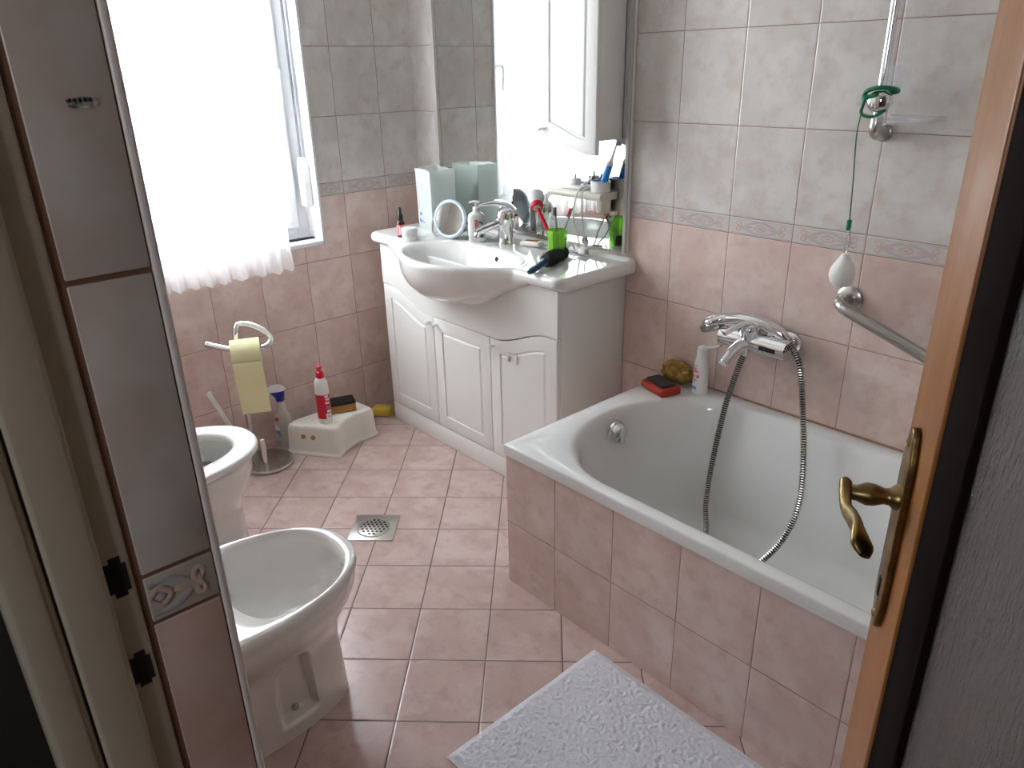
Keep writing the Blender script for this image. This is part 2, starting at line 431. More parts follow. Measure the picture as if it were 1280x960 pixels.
keep = [i for i, fc in enumerate(scroll_parts.f) if all(-1.8258 < scroll_parts.v[j].y < -1.7680 for j in fc)]
f.v = scroll_parts.v; f.f = [scroll_parts.f[i] for i in keep]; f.m = [scroll_parts.m[i] for i in keep]; f.s = [True]*len(keep)
struct(f.build('trim_5', [M['reliefgrey'], M['reliefpink']], recalc=False), 'pink and blue scrolls on the border tile beside door frame', 'trim')

# chipped patch on the cheek
f = MB(); n = 14; out = []
for i in range(n):
    a = 2*PI*i/n; out.append((.0115*math.cos(a)*(1+.25*random.uniform(-1, 1)), .0042*math.sin(a)*(1+.3*random.uniform(-1, 1))))
f.prism(out, .0012, (JX - .0003, -1.7890, 1.4055), (0, 1, 0), (0, 0, 1))
for i in range(5):
    f.box((JX + .0008, -1.7975 + .0032*i, 1.4062), (JX + .0014, -1.7957 + .0032*i, 1.4085), mi=1)
tag(f.build('chipped_patch', [M['chip'], M['dark']]), 'small rough torn patch stuck on grey tile beside doorway', 'patch')

# door frame (cream painted): inner face with keep holes, stop, casing
f = MB()
def jamb(f, s, x):     # s=+1: left jamb whose face looks to +x
    def bx(a, b, y0, y1, z1=2.05, bev=.002):
        xa, xb = sorted((x + s*a, x + s*b)); f.box((xa, y0, 0), (xb, y1, z1), bev)
    bx(-.012, 0, -1.856, -1.8325)
    bx(-.012, .008, -1.8905, -1.8535, bev=.004)
    bx(-.085, .004, -1.924, -1.8925, 2.135, .006)
jamb(f, 1, JX); jamb(f, -1, KX)
f.box((JX, -1.856, 2.05), (KX, -1.8325, 2.08), .002); f.box((JX, -1.8905, 2.038), (KX, -1.8535, 2.08), .003); f.box((JX - .085, -1.924, 2.05), (KX + .085, -1.8925, 2.135), .006)
fr = struct(f.build('door_2', M['paint']), 'cream painted wooden door frame', 'door frame')
for zc, hh in ((1.036, .0195), (.938, .0185)):
    k = MB(); w = .0085
    o = [(-w, -hh*.72), (-w*.55, -hh*.72), (-w*.55, -hh), (w*.6, -hh), (w*.6, -hh*.78), (w, -hh*.78), (w, hh*.62), (w*.62, hh*.62), (w*.62, hh), (-w*.45, hh), (-w*.45, hh*.78), (-w, hh*.78)]
    k.prism(o, .0012, (JX - .0006, -1.8445, zc), (0, 1, 0), (0, 0, 1))
    k.build('keep_hole', M['dark'], fr)

# ------------------------------------------------------------------ window
f = MB()
f.box((-.29, WY1, WZ0 - .0), (-.004, WY0, WZ0 + .012), .003)
f.box((-.10, WY0 - .010, WZ0), (-.004, WY0 + .0, WZ1), .002)
f.box((-.10, WY1, WZ0), (-.004, WY1 + .010, WZ1), .002); f.box((-.10, WY1, WZ1 - .010), (-.004, WY0, WZ1), .002)
for a, b in (((-.006, WY0 - .008, WZ0 - .006), (.005, WY0 + .004, WZ1)), ((-.006, WY1, WZ0 - .006), (.005, WY0 + .004, WZ0 + .012)), ((-.006, WY1 - .004, WZ0), (.005, WY1 + .008, WZ1))):
    f.box(a, b, .003)
struct(f.build('trim_6', M['frame']), 'white sill and reveal edging around the window', 'trim')
f = MB()
y0, y1, z0, z1 = WY1 + .01, WY0 - .01, WZ0 + .012, WZ1 - .01
def rim(f, x0, x1, ya, yb, za, zb, w, bev=.004):
    f.box((x0, ya, za), (x1, ya + w, zb), bev); f.box((x0, yb - w, za), (x1, yb, zb), bev)
    f.box((x0, ya + w, za), (x1, yb - w, za + w), bev); f.box((x0, ya + w, zb - w), (x1, yb - w, zb), bev)
rim(f, -.17, -.10, y0, y1, z0, z1, .05)
w1 = struct(f.build('window_1', M['frame']), 'white window frame behind the sheer curtain', 'window')
f = MB(); ym = (y0 + y1)/2
rim(f, -.158, -.088, y0 + .04, y1 - .04, z0 + .04, z1 - .04, .075, .008)
rim(f, -.09, -.078, y0 + .05, y1 - .05, z0 + .05, z1 - .05, .05, .004)
sash = f.build('window_sash', M['frame'], w1)
f = MB(); f.box((-.126, y0 + .1, z0 + .1), (-.120, y1 - .1, z1 - .1)); f.build('glass_pane', M['glass'], w1)
f = MB(); hy = y1 - .075
f.box((-.080, hy - .014, 1.36), (-.070, hy + .014, 1.44), .003); f.tube([(-.072, hy, 1.42), (-.04, hy, 1.42), (-.035, hy, 1.405), (-.037, hy, 1.31)], (lambda t: .009), 10)
f.build('window_handle', M['frame'], w1)
tag((lambda f: (f.box((-.082, -.615, WZ0 + .0122), (-.058, -.49, WZ0 + .0175), .001), f.build('sill_strip', M['black']))[1])(MB()), 'thin black strip lying on the white window sill', 'strip')

# shutter strap and winder on the reveal side
st = thing('strap_winder', 'white shutter winder box with grey strap beside window frame', 'winder', (-.045, WY0 - .012, .97))
f = MB()
o = [(-.022, -.09), (.022, -.09), (.025, -.08), (.025, .06), (.008, .098), (-.010, .098), (-.025, .06), (-.025, -.08)]
f.prism(o, .03, (-.056, WY0 - .0105, 1.012), (1, 0, 0), (0, 0, 1), .005, smooth=True); f.build('winder_box', M['plastic'], st)
f = MB(); f.box((-.066, WY0 - .0285, 1.10), (-.050, WY0 - .0265, WZ1 - .02)); f.build('strap', M['strap'], st)

# sheer curtain
cur = thing('sheer_curtain', 'white sheer curtain with ruffled hem hanging over the window', 'curtain', (.05, -1.0, 2.2))
def cur_sheet(ya, yb, za, zb, amp, x0, nz=36, ny=150, hem=0):
    f = MB(); rows = []
    for i in range(nz + 1):
        t = i/nz; z = zb + (za - zb)*t; r = []
        for j in range(ny + 1):
            s = j/ny; y = ya + (yb - ya)*s
            k = amp*(.35 + .65*t)
            ph = 2*PI*s*13 + 1.3*math.sin(2*PI*s*2.3) + .5*t
            x = x0 + k*math.sin(ph) + .4*k*math.sin(2.3*ph + 1) + .003*noise.noise((y*9, z*5, 3))
            zz = z
            if i == nz: zz += .004*math.sin(ph*2)
            y += (.012*math.sin(z*7 + .6) + .018*t*t)*(1 - s)
            r.append((x, y, zz))
        rows.append(r)
    f.loft(rows, False, False, closed=False)
    return f
f = cur_sheet(-.664, -1.46, .885, 2.2, .010, .040); f.build('curtain_panel', M['sheer'], cur, recalc=False)
f = cur_sheet(-.668, -1.46, .708, .93, .016, .052, nz=12); f.build('ruffle', M['ruffle'], cur, recalc=False)
f = MB()
f.tube([(.0415, -.662, 2.2), (.0415, -.655, 1.5), (.0415, -.664, .94)], .0035, 6); f.build('side_seam', M['sheer'], cur, recalc=False)
rd = MB(); rd.tube([(.042, -.42, 2.21), (.042, -1.5, 2.21)], .008, 12, sub=2)
for y in (-.45, -1.47): rd.box((0.0, y - .006, 2.2), (.042, y + .006, 2.215), .002)
tag(rd.build('curtain_rod', M['frame']), 'thin white curtain rod above the window', 'rod')

# ------------------------------------------------------------------ door leaf
H = V((2.887, -1.778, 0)); F = V((2.4945, -1.1155, 0)); L = (F - H).length
du = (F - H).normalized(); dn = V((du.y, -du.x, 0))*-1     # dn: towards the hall side (camera)
if (V((2.7577, -1.9391, 0)) - H).dot(dn) < 0: dn = -dn
DM = Matrix(((du.x, dn.x, 0, H.x), (du.y, dn.y, 0, H.y), (0, 0, 1, 0), (0, 0, 0, 1)))   # local: x along leaf, y towards hall, z up
door = MB(); door.xf = DM
T2 = .040; SW = .112
door.box((L - SW, -T2, .008), (L, 0, 2.02), .003)
door.box((0, -T2, .008), (SW, 0, 2.02), .003)
door.box((SW, -T2, .008), (L - SW, 0, .20), .002); door.box((SW, -T2, 1.90), (L - SW, 0, 2.02), .002)
dl = struct(door.build('door_1', M['wood']), 'honey brown wooden door standing open into the bathroom', 'door')
f = MB(); f.xf = DM
for a, b in (((L - SW - .085, -.018, .2), (L - SW, -.003, 1.9)), ((SW, -.036, .2), (SW + .055, -.026, 1.9)), ((SW, -.036, .2), (L - SW, -.026, .255)), ((SW, -.036, 1.845), (L - SW, -.026, 1.9))):
    f.box(a, b, .003)
f.build('dark_band', M['darkband'], dl)  # near-black strips edging the glass, broadest beside the handle stile
m, nt, bs = newmat('obscured_glass'); g = NG(nt)
geo = nt.nodes.new('ShaderNodeNewGeometry'); mp = nt.nodes.new('ShaderNodeMapping'); mp.inputs['Scale'].default_value = (1.7, 1.7, .75)
nt.links.new(geo.outputs['Position'], mp.inputs['Vector'])
n1 = g.noise(mp.outputs[0], 85, 3, .55)
bs.inputs['Base Color'].default_value = (.42, .40, .40, 1); bs.inputs['Roughness'].default_value = .32; bs.inputs['Transmission Weight'].default_value = .85; bs.inputs['Specular IOR Level'].default_value = .3
bp_ = nt.nodes.new('ShaderNodeBump'); bp_.inputs['Strength'].default_value = 1; bp_.inputs['Distance'].default_value = .012
nt.links.new(n1, bp_.inputs['Height']); nt.links.new(bp_.outputs['Normal'], bs.inputs['Normal']); M['obscured'] = m
f = MB(); f.xf = DM; f.box((SW + .002, -.017, .202), (L - SW - .07, -.011, 1.898)); f.build('glass_panel', M['obscured'], dl)
# handle set (hall side)
px_ = L - .046; pz0, pz1 = .806, 1.066
f = MB(); f.xf = DM; w = .019; o = []
for k in range(9):
    a = PI*k/8; o.append((.012*math.cos(a), pz1 - .018 + .018*math.sin(a)))
o += [(-w*.85, pz1 - .03), (-w, pz1 - .04), (-w, pz0 + .04), (-w*.85, pz0 + .03)]
for k in range(9):
    a = PI + PI*k/8; o.append((.012*math.cos(a), pz0 + .018 + .018*math.sin(a)))
o += [(w*.85, pz0 + .03), (w, pz0 + .04), (w, pz1 - .04), (w*.85, pz1 - .03)]
f.prism([(px_ + a, b) for a, b in o], -.008, (0, .0002, 0), (1, 0, 0), (0, 0, 1), .002, smooth=True)
for z in (pz1 - .018, pz0 + .018): f.lathe([(.0001, .0085), (.004, .0105), (.006, .008)], (px_, 0, z), 12, (0, 1, 0))
plate = f.build('handle_plate', M['brass'], dl)
f = MB(); f.xf = DM; f.box((px_ - .004, .0075, .85), (px_ + .004, .0095, .875), .001); f.build('keyhole', M['dark'], plate)
f = MB(); f.xf = DM; zs = .980
f.lathe([(.014, .006), (.014, .012), (.010, .016), (.009, .022), (.0125, .032), (.013, .040), (.009, .050), (.0085, .056)], (px_, 0, zs), 20, (0, 1, 0))
f.tube([(px_ + .012, .060, zs + .008), (px_ - .002, .062, zs + .004), (px_ - .03, .063, zs - .002), (px_ - .06, .060, zs + .003), (px_ - .085, .056, zs + .002), (px_ - .108, .052, zs - .010)],
       (lambda t: tuple(q*min(1, .25 + 9*min(t, 1-t))**.6 for q in (.0055 + .0015*abs(math.cos(PI*t)), .0075 + .012*(t-.38)**2*2.2))), 16, sub=7, flat=(dn.x, dn.y, 0))
f.build('door_handle', M['brass'], dl)

# ------------------------------------------------------------------ bathtub with tiled panel
TX0, TX1, TY, TZ = 1.357, 2.955, -.729, .46
tub = thing('bathtub', 'white enamel bathtub built in behind a pink tiled panel', 'bathtub', ((TX0+TX1)/2, TY/2, 0))
def tub_shape(ins, zfrac):
    """inner oval: straight sides, rounded ends; ins = inset from the rim opening"""
    x0, x1, yc, b = 1.416 + ins[0], 2.885 - ins[1], -.372, .322 - ins[2]
    ra, rb = .27 - ins[0]*.2, .22
    pts = []; n = 24
    for k in range(n):     # left end, from front to back
        a = -PI/2 - PI*k/(n-1); pts.append((x0 + ra + ra*math.cos(a), yc + b*math.sin(a)))
    for k in range(1, 12): pts.append((x0 + ra + (x1 - rb - x0 - ra)*k/12, yc + b))
    for k in range(n):
        a = PI/2 - PI*k/(n-1); pts.append((x1 - rb + rb*math.cos(a), yc + b*math.sin(a)))
    for k in range(1, 12): pts.append((x1 - rb - (x1 - rb - x0 - ra)*k/12, yc - b))
    return pts
inner = tub_shape((0, 0, 0), 0); N = len(inner)
def rect_pts(ins):
    x0, x1, y0, y1 = TX0 + ins, TX1 - ins, TY + ins, -.002 - ins
    out = []
    # corners of the rectangle land on fixed indices so they stay sharp
    def seg(a, b, k): return [(a[0] + (b[0]-a[0])*i/k, a[1] + (b[1]-a[1])*i/k) for i in range(k)]
    A, B, C_, D = (x0, y0), (x0, y1), (x1, y1), (x1, y0)
    SL, SR = (inner[0][0], y0), (inner[46][0], y0)
    TL, TR = (inner[23][0], y1), (inner[35][0], y1)
    out += seg(SL, A, 7) + seg(A, B, 10) + seg(B, TL, 6)
    out += seg(TL, TR, 12)
    out += seg(TR, C_, 6) + seg(C_, D, 10) + seg(D, (inner[58][0], y0), 7)
    out += seg((inner[58][0], y0), SL, 12)
    return out
R_ = rect_pts(0); assert len(R_) == N, (len(R_), N)
def ring(pts, z): return [(p[0], p[1], z) for p in pts]
def mixr(a, b, t): return [(p[0] + (q[0]-p[0])*t, p[1] + (q[1]-p[1])*t) for p, q in zip(a, b)]
rings = [ring(rect_pts(.012), TZ - .034), ring(R_, TZ - .034), ring(R_, TZ - .006), ring(rect_pts(.002), TZ - .002), ring(rect_pts(.006), TZ), ring(mixr(rect_pts(.006), inner, .5), TZ), ring(mixr(R_, inner, .93), TZ)]
for ins, z in (((.004, .006, .003), TZ - .003), ((.012, .02, .010), TZ - .012), ((.020, .04, .016), TZ - .03), ((.04, .12, .032), TZ - .12), ((.075, .24, .055), TZ - .25), ((.10, .31, .075), TZ - .33), ((.125, .35, .10), TZ - .365), ((.17, .40, .14), TZ - .385), ((.26, .50, .20), TZ - .392)):
    rings.append(ring(tub_shape(ins, 0), z))
f = MB(); f.loft(rings, False, True); f.build('tub_shell', M['enamel'], tub, auto=60)
f = MB(); f.box((TX0 + .004, TY + .004, 0), (TX1, TY + .035, TZ - .034))
f.build('tiled_panel', M['tile_panel'], tub)
f = MB(); f.box((TX0 + .0045, TY + .035, 0), (TX0 + .035, -.002, TZ - .034)); f.build('tiled_panel', M['tile_panel_end'], tub)
f = MB(); kx, ky, kz = 1.447, -.356, .397
f.lathe([(.036, 0), (.036, .006), (.031, .010), (.0305, .024), (.028, .028), (.0001, .030)], (kx - .006, ky, kz), 24, (1, 0, -.12))
f.obox((kx + .0255, ky, kz - .004), (0, 1, 0), (0, 0, 1), (.014, .058, .008), .003)
f.build('overflow_knob', M['chrome'], tub)
f = MB(); f.lathe([(.03, 0), (.03, .003), (.02, .004), (.0001, .004)], (1.72, -.372, TZ - .3915), 24); f.build('bath_drain', M['chrome'], tub)
f = MB(); f.tube([(TX0, -.0015, TZ + .0005), (TX1, -.0015, TZ + .0005)], .0028, 6, sub=1); struct(f.build('trim_7', M['sealant']), 'brown sealant line between bath rim and wall tiles', 'trim')

# bath mixer with hand shower
mx = thing('bath_mixer', 'chrome wall mixer tap with lever above the bath', 'tap', (1.705, 0, .675))
ez = .676
for x in (1.632, 1.782):
    f = MB(); f.lathe([(.037, -.001), (.037, -.004), (.033, -.013), (.022, -.018), (.020, -.05)], (x, 0, ez), 24, (0, 1, 0)); f.build('wall_flange', M['chrome'], mx)
f = MB()
f.tube([(1.600, -.066, ez), (1.606, -.066, ez), (1.64, -.066, ez), (1.70, -.066, ez), (1.76, -.066, ez), (1.806, -.066, ez), (1.812, -.066, ez)], (lambda t: .030*min(1, .55 + 6*min(t, 1-t))), 20, sub=4)
f.lathe([(.026, -.006), (.029, .01), (.029, .032), (.025, .044), (.012, .050), (.0001, .051)], (1.695, -.070, ez + .012), 24, (0, -.25, 1))
f.build('mixer_body', M['chrome'], mx)
f = MB(); f.obox((1.762, -.0958, ez - .002), (1, 0, 0), (0, 0, 1), (.05, .012, .003), .001); f.build('vent_slot', M['dark'], mx)
f = MB(); f.tube([(1.69, -.075, ez - .004), (1.68, -.10, ez - .012), (1.672, -.135, ez - .030), (1.668, -.158, ez - .048)], (lambda t: (.021 - .005*t, .020 - .004*t)), 16); f.lathe([(.0135, 0), (.0135, -.006), (.008, -.006)], (1.668, -.1575, ez - .0475), 16, (.05, .75, .62)); f.build('spout', M['chrome'], mx)
f = MB(); f.tube([(1.700, -.072, ez + .052), (1.690, -.092, ez + .058), (1.674, -.125, ez + .050), (1.660, -.155, ez + .036)], (lambda t: (.007, .015 - .004*t)), 14, flat=(0, .3, 1)); f.build('lever', M['chrome'], mx)
f = MB(); f.tube([(1.684, -.072, ez - .024), (1.682, -.072, ez - .044)], .011, 14, sub=1); f.build('hose_outlet', M['chrome'], mx)
f = MB(); f.box((1.735, -.062, ez + .020), (1.757, -.040, ez + .040), .004); f.build('shower_cradle', M['chrome'], mx)

hs = thing('hand_shower', 'chrome hand shower resting on the bath mixer', 'shower head', (1.60, -.06, .72))
f = MB(); hz = ez + .048
def gripr(t):
    if t < .15: return (.0115 + .03*t, .0115 + .03*t)
    if t < .72: k = (t - .15)/.57; return (.016 + .003*math.sin(PI*k), .0165 + .006*math.sin(PI*k))
    k = (t - .72)/.28; e = math.sqrt(max(0, 1 - k**6)) if k > .5 else 1
    return ((.016 + .004*k)*max(.25, e), (.0165 + .018*sstep(0, .6, k))*max(.55, e))
f.tube([(1.800, -.052, hz - .024), (1.775, -.054, hz - .008), (1.74, -.056, hz + .004), (1.70, -.060, hz + .011), (1.66, -.064, hz + .012), (1.615, -.070, hz + .004), (1.575, -.076, hz - .010), (1.545, -.080, hz - .022)], gripr, 20, sub=8, flat=(0, 0, 1))
f.build('shower_grip', M['chrome'], hs)
f = MB(); f.lathe([(.034, .004), (.034, -.010), (.031, -.014), (.0001, -.015)], (1.566, -.078, hz - .026), 28, (-.30, -.05, 1)); f.build('spray_head', M['steel'], hs)
f = MB(); f.tube([(1.635, -.064, hz - .016), (1.68, -.066, hz - .020)], .004, 8, sub=1); f.build('green_band', M['greenband'], hs)

def hose_pts():
    return [(1.800, -.052, hz - .025), (1.822, -.058, hz - .045), (1.858, -.08, .643), (1.896, -.10, .516), (1.930, -.13, .392), (1.952, -.17, .285), (1.950, -.22, .205), (1.925, -.27, .142), (1.885, -.325, .095), (1.845, -.37, .0795), (1.79, -.36, .0795), (1.745, -.29, .090), (1.705, -.225, .118), (1.668, -.18, .165), (1.645, -.13, .275), (1.646, -.09, .454), (1.668, -.076, .585), (1.682, -.072, ez - .040)]
f = MB(); P = spline(hose_pts(), 60); acc = 0; rad = []
lens = [0]
for a, b in zip(P[:-1], P[1:]): lens.append(lens[-1] + (b-a).length)
# resample evenly so that the ribs are regular
RS = []; step = .0014; j = 0; k = 0
tot = lens[-1]; nS = int(tot/step)
for i in range(nS + 1):
    d_ = tot*i/nS
    while j < len(lens) - 2 and lens[j+1] < d_: j += 1
    t = (d_ - lens[j])/max(1e-9, lens[j+1] - lens[j]); RS.append(P[j].lerp(P[j+1], t))
f.tube(RS, (lambda t: .0092 if (round(t*nS) % 5) < 3 else .0066), 10, sub=1)
for i in range(nS):
    if i % 5 >= 2 and i % 5 < 4:
        for j in range(10): f.m[i*10 + j] = 1  # groove faces darkened in colour to mimic shade between the ribs
tag(f.build('shower_hose', [M['steel'], M['ribshade']], auto=20), 'ribbed metal shower hose looping down into the bath', 'hose')

# grab bar
gb = thing('grab_bar', 'slanted steel grab bar on the tiles above the bath', 'grab bar', (1.93, 0, .83))
for x, z in ((1.930, .836), (2.55, .615)):
    f = MB(); f.lathe([(.036, -.001), (.036, -.006), (.030, -.010), (.014, -.011)], (x, 0, z), 26, (0, 1, 0)); f.build('wall_flange', M['steel'], gb)
f = MB(); f.tube([(1.930, -.004, .836), (1.928, -.035, .838), (1.932, -.062, .838), (1.955, -.075, .830), (2.0, -.075, .814), (2.2, -.075, .743), (2.48, -.075, .642), (2.525, -.070, .625), (2.545, -.045, .617), (2.55, -.004, .615)], .0155, 18); f.build('bar', M['steel'], gb)

# shower rail with holder
sr = thing('shower_rail', 'vertical chrome shower rail on grey tiles with lower bracket', 'rail', (1.94, 0, 1.25))
rx_, ry_ = 1.948, -.055
f = MB(); f.tube([(rx_, ry_, 1.262), (rx_, ry_, 1.95)], .0105, 16, sub=2); f.build('rail', M['chrome'], sr)
for z in (1.262, 1.95):
    f = MB(); f.tube([(rx_, 0, z - .006), (rx_, -.02, z - .006), (rx_, -.042, z - .005), (rx_, ry_, z + .006), (rx_, ry_, z + .034)], (lambda t: .017 - .003*t), 18)
    f.lathe([(.021, -.001), (.021, -.006), (.017, -.009)], (rx_, 0, z - .006), 20, (0, 1, 0)); f.build('wall_bracket', M['steel'], sr)
f = MB(); f.lathe([(.017, -.022), (.021, -.016), (.021, .014), (.017, .020)], (rx_ + .002, ry_ - .002, 1.327), 22); f.lathe([(.0001, .034), (.020, .033), (.026, .026), (.026, .0), (.02, -.012)], (rx_ + .004, ry_, 1.330), 26, (.15, -1, .05)); f.build('slider', M['chrome'], sr)
f = MB(); f.lathe([(.006, 0), (.006, .016), (.012, .018), (.013, .032), (.010, .036), (.0001, .037)], (rx_ - .012, ry_ - .01, 1.332), 18, (-1, -.45, 0)); f.build('slider_knob', M['acrylic'], sr)
f = MB(); f.box((rx_ + .004, ry_ - .012, 1.352), (rx_ + .034, ry_ + .03, 1.405), .005); f.build('shower_holder', M['acrylic'], sr)
f = MB()
ax_ = [(0, -.045), (.085, -.05), (.125, -.04), (.13, .03), (.12, .048), (0, .048)]
f.prism(ax_, .004, (rx_ + .010, ry_, 1.288), (1, 0, 0), (0, 1, 0), .001); 
f.tube([(rx_ + .012 + a, ry_ + b, 1.296) for a, b in ax_], .0025, 6, sub=1)
tag(f.build('soap_tray', M['acrylic']), 'clear acrylic soap tray on the shower rail', 'tray')
# green band and cord with white pear
f = MB()
f.tube([(rx_ - .026, ry_ - .024, 1.335), (rx_ - .018, ry_ - .034, 1.352), (rx_ + .012, ry_ - .034, 1.360), (rx_ + .036, ry_ - .015, 1.356), (rx_ + .030, ry_ + .014, 1.350), (rx_ + .01, ry_ - .026, 1.345), (rx_ - .018, ry_ - .034, 1.338)], .0055, 8)
f.tube([(rx_ - .020, ry_ - .03, 1.345), (rx_ - .022, ry_ - .034, 1.325), (rx_ - .024, ry_ - .032, 1.303), (rx_ + .004, ry_ - .032, 1.297), (rx_ + .026, ry_ - .022, 1.312)], .004, 8)
f.tube([(rx_ - .024, ry_ - .033, 1.31), (rx_ - .026, ry_ - .035, 1.25), (rx_ - .020, ry_ - .03, 1.15), (rx_ - .016, ry_ - .025, 1.055)], .0016, 6)
f.box((rx_ - .021, ry_ - .031, 1.030), (rx_ - .011, ry_ - .019, 1.057), .003)
tag(f.build('cord', M['greenband']), 'green rubber band and cord tied to the shower rail', 'cord')
pr = thing('pear_pendant', 'white pear-shaped pendant hanging from green cord', 'pendant', (1.935, -.08, .91))
pc = V((rx_ - .014, ry_ - .025, 0))
f = MB(); f.lathe([(.0001, .974), (.008, .972), (.011, .966), (.017, .956), (.026, .942), (.031, .928), (.0315, .915), (.027, .900), (.017, .890), (.0001, .886)], pc, 28); f.build('pear_body', M['plastic'], pr)
f = MB(); f.tube([pc + V((0, 0, .972)), pc + V((-.005, 0, .985)), pc + V((-.003, 0, 1.02)), pc + V((.002, 0, 1.034)), pc + V((.005, 0, 1.01)), pc + V((.004, 0, .985)), pc + V((0, 0, .972))], .0014, 6); f.build('wire_loop', M['steel'], pr)

# things on the bath rim
sg = thing('scrub_pad', 'red scrubbing pad with dark pumice top on the bath corner', 'scrub pad', (1.425, -.165, TZ))
a1 = V((.42, .90, 0)).normalized()
ca, cb = V((1.0, -.28, 0)).normalized(), V((.28, 1.0, 0)).normalized()
f = MB(); c = V((1.434, -.128, TZ + .0125)); f.obox(c, V((.95, -.31, 0)), V((.31, .95, 0)), (.114, .074, .022), .004); f.build('pad_body', M['redclear'], sg)
f = MB(); f.obox(c + V((-.004, .004, .0155)), V((.95, -.31, 0)), V((.31, .95, 0)), (.090, .050, .009), .003); f.build('pumice_top', M['pumice'], sg)
def blob(name, c, size, m, seed, amp=.28, fr=2.3, sub=4, det=5):
    b = bmesh.new(); bmesh.ops.create_icosphere(b, subdivisions=sub, radius=1)
    for v in b.verts:
        p = v.co.copy(); q = noise.fractal(p*fr + V((seed, 0, 0)), 1.0, 2.0, det)
        k = 1 + amp*q
        v.co = V((p.x*size[0]*k, p.y*size[1]*k, p.z*size[2]*k))
    lo = min(v.co.z for v in b.verts)
    for v in b.verts: v.co = v.co + V(c) + V((0, 0, -lo))
    f = MB(); f.bm(b, True); return f.build(name, m)
tag(blob('sea_sponge', (1.432, -.046, TZ + .001), (.058, .034, .036), M['seasponge'], 4, .20, 2.6, 5, 6), 'yellow brown natural sea sponge on the bath rim', 'sponge')

sh = thing('shampoo_bottle', 'white bottle with open flip cap on the bath rim', 'bottle', (1.528, -.055, TZ))
bx_, by_ = 1.532, -.058
f = MB(); rr = []
for z, a, b in ((0, .025, .017), (.003, .028, .019), (.03, .0275, .019), (.07, .0265, .0185), (.10, .024, .0175), (.118, .019, .0165), (.122, .0175, .0165), (.128, .017, .0165)): rr.append((z, a, b))
f.loft([[(bx_ + a*math.cos(2*PI*j/28)*.9 + b*math.sin(2*PI*j/28)*.1, by_ + b*math.sin(2*PI*j/28), TZ + z) for j in range(28)] for z, a, b in rr]); f.build('bottle_body', M['plastic'], sh)
f = MB(); f.lathe([(.0165, .128), (.0165, .150), (.0155, .153), (.006, .154), (.005, .158), (.0001, .158)], (bx_, by_, TZ), 24); cp = f.build('cap', M['plastic'], sh)
f = MB(); f.tube([(bx_ + .012, by_ + .004, TZ + .153), (bx_ + .032, by_ + .010, TZ + .158), (bx_ + .052, by_ + .014, TZ + .168)], (lambda t: (.004, .013*(1-.35*t))), 12, flat=(-.4, 0, 1)); f.build('flip_lid', M['plastic'], cp)

def arc_label(c, a, b, ang0, ang1, z0, z1, off=.0004, taper=0, n=10):
    """curved patch on an elliptical bottle wall (angles in degrees, world frame)"""
    f = MB(); rows = []
    for z, tp in ((z0, 0), (z1, taper)):
        rows.append([(c[0] + (a - tp + off)*math.cos(math.radians(ang0 + (ang1-ang0)*j/n)), c[1] + (b - tp + off)*math.sin(math.radians(ang0 + (ang1-ang0)*j/n)), z) for j in range(n+1)])
    f.loft(rows, False, False, closed=False); return f
def marks(parent, name, m, c, a, b, rows, off=.0007):
    for (g0, g1, z0, z1) in rows:
        arc_label(c, a, b, g0, g1, z0, z1, off, n=5).build(name, m, parent, recalc=False)
cS = (bx_, by_, 0); A_, B_ = .0275, .0195
marks(sh, 'label_print', M['pinkmark'], cS, A_, B_, [(232, 262, TZ + .083, TZ + .088), (238, 275, TZ + .074, TZ + .080), (262, 285, TZ + .055, TZ + .066), (236, 268, TZ + .046, TZ + .049), (234, 262, TZ + .040, TZ + .042), (205, 215, TZ + .05, TZ + .085)])
marks(sh, 'label_lines', M['greymark'], cS, A_, B_, [(232, 270, TZ + .093, TZ + .0955), (236, 258, TZ + .060, TZ + .062), (234, 256, TZ + .055, TZ + .057)])
marks(sh, 'label_band', M['bluemark'], cS, A_ + .0003, B_ + .0003, [(205, 270, TZ + .016, TZ + .026)])

# ------------------------------------------------------------------ vanity cabinet
VX0, VX1, VF, VT = .165, 1.170, -.330, .772
van = thing('vanity_cabinet', 'white washbasin cabinet with three curved-top doors', 'cabinet', ((VX0+VX1)/2, -.16, 0))
def ftop(x):
    q = abs(x - .6675); return .540 + .070*sstep(.20, .46, q) 
f = MB(); f.box((VX0, VF + .0195, .0), (VX0 + .017, -.002, VT), .001); f.box((VX0 + .017, VF + .0195, .080), (VX1 - .017, -.002, .097)); f.box((VX0 + .017, -.010, .097), (VX1 - .017, -.002, VT))
f.box((VX1 - .017, VF + .0195, .0), (VX1, -.002, VT), .0015); f.build('carcass', M['lacquer'], van)
f = MB(); f.box((VX0, VF + .002, 0), (VX1 - .002, VF + .018, .078), .0015); f.build('plinth', M['lacquer'], van)
f = MB(); nx = 40
o = [(VX0 + (VX1 - VX0)*i/nx, ftop(VX0 + (VX1 - VX0)*i/nx) + .004) for i in range(nx + 1)] + [(VX1, VT), (VX0, VT)]
f.prism(o, .018, (0, VF + .019, 0), (1, 0, 0), (0, 0, 1)); f.build('fascia', M['lacquer'], van)
